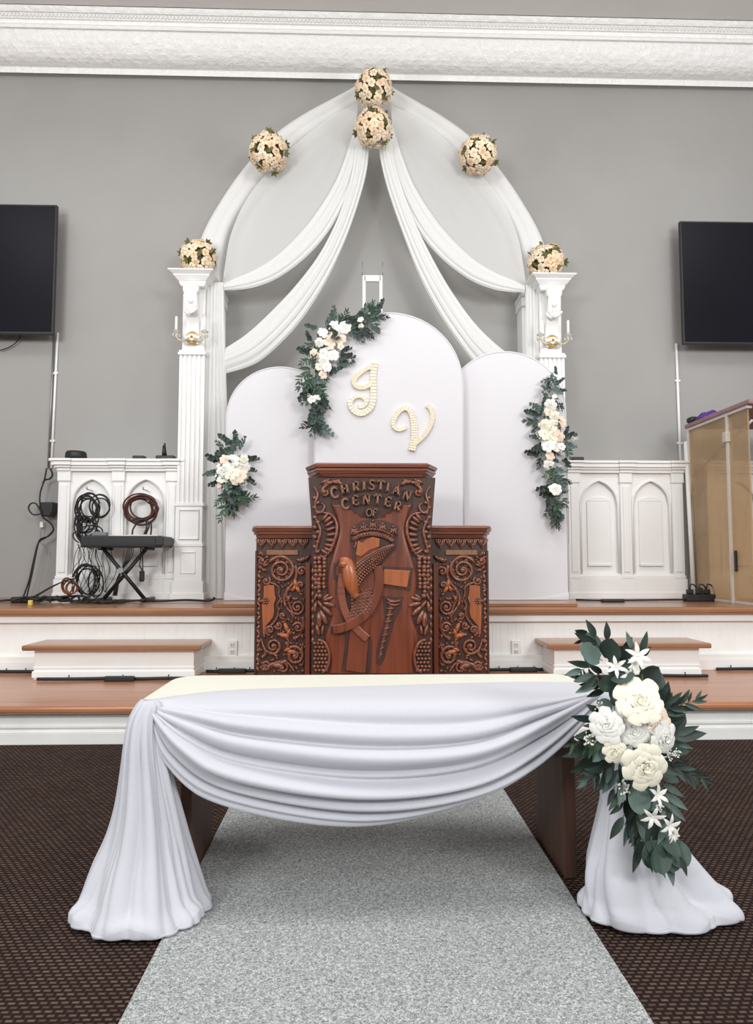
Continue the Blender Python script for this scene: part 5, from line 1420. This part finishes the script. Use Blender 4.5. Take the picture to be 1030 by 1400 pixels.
MB().tube([(x - .01, 5.27, ZCB + .018), (x - .014, 5.27, ZCB + .105)], [.02, .011], 10).build('upright', M['black'], t)
MB().box(x - .018, x - .004, 5.265, 5.28, ZCB + .1, ZCB + .125).build('clip', M['black'], t, bevel=.002)
p = P(787, 631, 5.3)
MB().box(p.x - .045, p.x + .045, 5.225, 5.29, ZCB, ZCB + .028).thing('small_device', M['black'], 'small flat black device on the right half wall beside the garland', 'device', bevel=.008)

# ------------------------------------------------------------------ drum booth on the right
XB = 2.53
bt = thing('drum_booth', 'clear-sided drum booth with mauve lid at the right edge', 'booth', (XB + .7, 4.85, ZU))
zr = P(945, 588, 5.28).z
MB().box(XB, XB + .012, 4.42, 5.22, ZU + .02, zr).build('side_sheet', M['acrylic'], bt)
mb = MB()
for y in (4.66, 5.22):
    mb2 = MB().box(XB - .014, XB + .026, y - .012, y + .012, ZU, zr); mb2.build('channel_post', M['clear'], bt, bevel=.003)
y0_ = P(1010, 612, 4.66)
MB().box(XB - .03, XB + .03, 4.635, 4.685, zr - .20, zr - .13).build('corner_connector', M['clear'], bt, bevel=.005)
MB().box(XB - .012, XB + .024, 4.40, 5.26, zr - .02, zr + .0).build('top_rail', M['clear'], bt, bevel=.003)
MB().box(XB - .006, XB + .018, 4.42, 5.22, ZU, ZU + .02).build('bottom_rail', M['clear'], bt, bevel=.003)
MB().tube([(XB + .02, 5.2, zr - .36), (XB + .02, 4.4, zr - .10)], .008, 6).build('brace', M['clear'], bt)
MB().box(XB - .02, XB - .004, 4.585, 4.605, 1.0 - .20, 1.0 - .06).build('handle', M['black'], bt, bevel=.004)
mb = MB(); mb.prism([(XB - .02, 4.36, zr), (XB + 1.5, 4.36, zr), (XB + 1.5, 5.25, zr), (XB - .02, 5.25, zr)], (0, 0, .035)); mb.build('lid', M['mauve'], bt, bevel=.01)
MB().box(XB + 1.4, XB + 1.44, 4.42, 5.22, ZU, zr).build('channel_post', M['clear'], bt)
zl_ = zr + .035
x = P(965, 570, 5.15).x
mb = MB(); rd = random.Random(3); G = []
for i in range(15):
    row = []
    for k in range(15):
        u, v_ = i / 14 * 2 - 1, k / 14 * 2 - 1; rr = min(1, math.hypot(u, v_))
        row.append((x + u * .11, 5.08 + v_ * .1, zl_ + .004 + .065 * max(0, 1 - rr ** 2.2) * (1 + .25 * math.sin(7 * u + 3 * v_) * math.cos(6 * v_))))
    G.append(row)
mb.grid(G).thing('purple_cloth', M['purple'], 'crumpled purple cloth lying on the mauve booth lid', 'cloth')
x = P(945, 575, 5.2).x
MB().box(x - .03, x + .05, 5.14, 5.22, zl_ + .0005, zl_ + .045).thing('dark_pouch', M['black'], 'dark pouch on the booth lid corner beside the purple cloth', 'pouch', bevel=.015)
# poles leaning between the half wall and the booth
for (pa, pb, r, mt_, lb) in (((938, 604), (949, 806), .016, 'white', 'white pole leaning between the right half wall and the booth, outer one'), ((943, 602), (953, 806), .010, 'steel', 'grey pole leaning close against the booth side')):
    a, b_ = P(pa[0], pa[1], 5.24), P(pb[0], pb[1], 5.16); b_.z = ZU + .005
    MB().tube([b_, a], r, 10).thing('leaning_pole', M[mt_], lb, 'pole', 'poles beside the booth')
# power strip with plugs
c = P(956, 812, 4.95)
t = thing('power_strip', 'black power strip full of plugs on the stage beside the booth', 'power strip', (c.x - .01, 4.95, ZU))
MB().box(c.x - .11, c.x + .10, 4.9, 4.98, ZU, ZU + .05).build('strip_body', M['black'], t, bevel=.008)
for k, dx in enumerate((-.07, -.005, .05)):
    pg = MB().box(c.x + dx - .022, c.x + dx + .022, 4.92, 4.96, ZU + .05, ZU + .085 + .012 * (k % 2)).build('plug', M['black'], t, bevel=.008)
    MB().tube(cat([(c.x + dx, 4.94, ZU + .085), (c.x + dx + .01, 4.94, ZU + .12), (c.x + dx + .05, 4.95, ZU + .10), (c.x + dx + .08, 4.97, ZU + .012)], 16), .005, 6).build('plug_lead', M['rubber'], pg)
pts = [(P(788, 820, 5.0).x, 5.0, ZU + .008), (P(820, 820, 4.9).x, 4.92, ZU + .008), (P(870, 820, 4.9).x, 4.94, ZU + .008), (c.x - .1, 4.93, ZU + .012)]
MB().tube(cat(pts, 30), .007, 6).thing('stage_cable', M['rubber'], 'black cable along the foot of the right half wall to the power strip', 'cable')
x = P(830, 820, 4.85).x
MB().box(x - .035, x + .12, 4.83, 4.88, ZU + .0005, ZU + .022).thing('cable_adapter', M['black'], 'flat black adapter on the stage in front of the right half wall', 'adapter', bevel=.006)

# ------------------------------------------------------------------ black cables along the lower tread
def floor_cable(pxs, Y, label, r=.010, box=None):
    xs = [P(q, 920, Y).x for q in pxs]; n = max(4, int((xs[1] - xs[0]) / .12)); rd = random.Random(int(pxs[0]) + 5); pts = []
    for i in range(n): pts.append((xs[0] + (xs[1] - xs[0]) * i / (n - 1), Y + rd.uniform(-.008, .008), ZL + r + rd.uniform(0, .006)))
    t = thing('riser_cable', label, 'cable', (sum(xs) / 2, Y, ZL), 'black cables along the lower tread')
    MB().tube(cat(pts, n * 6), r, 6).build('lead', M['rubber'], t)
    for q in (.2, .55, .85): 
        xx = xs[0] + (xs[1] - xs[0]) * q
        MB().tube([(xx, Y - .005, ZL + r), (xx, Y + .004, ZL + r * 3.4)], .0035, 5).build('cable_clip', M['black'], t)
    if box:
        xx = P(box, 920, Y).x; MB().box(xx - .085, xx + .085, Y - .03, Y - .004, ZL, ZL + .03).build('joint_box', M['black'], t, bevel=.006)
floor_cable((-40, 48), 4.36, 'black cable on the lower tread left of the left step box')
floor_cable((52, 262), 4.10, 'black cable along the front foot of the left step box', box=165)
floor_cable((282, 352), 4.36, 'black cable between the left step box and the carved pulpit', box=318)
floor_cable((668, 742), 4.36, 'black cable between the carved pulpit and the right step box', box=715)
floor_cable((762, 968), 4.10, 'black cable along the front foot of the right step box')
floor_cable((980, 1080), 4.36, 'black cable on the lower tread right of the right step box')
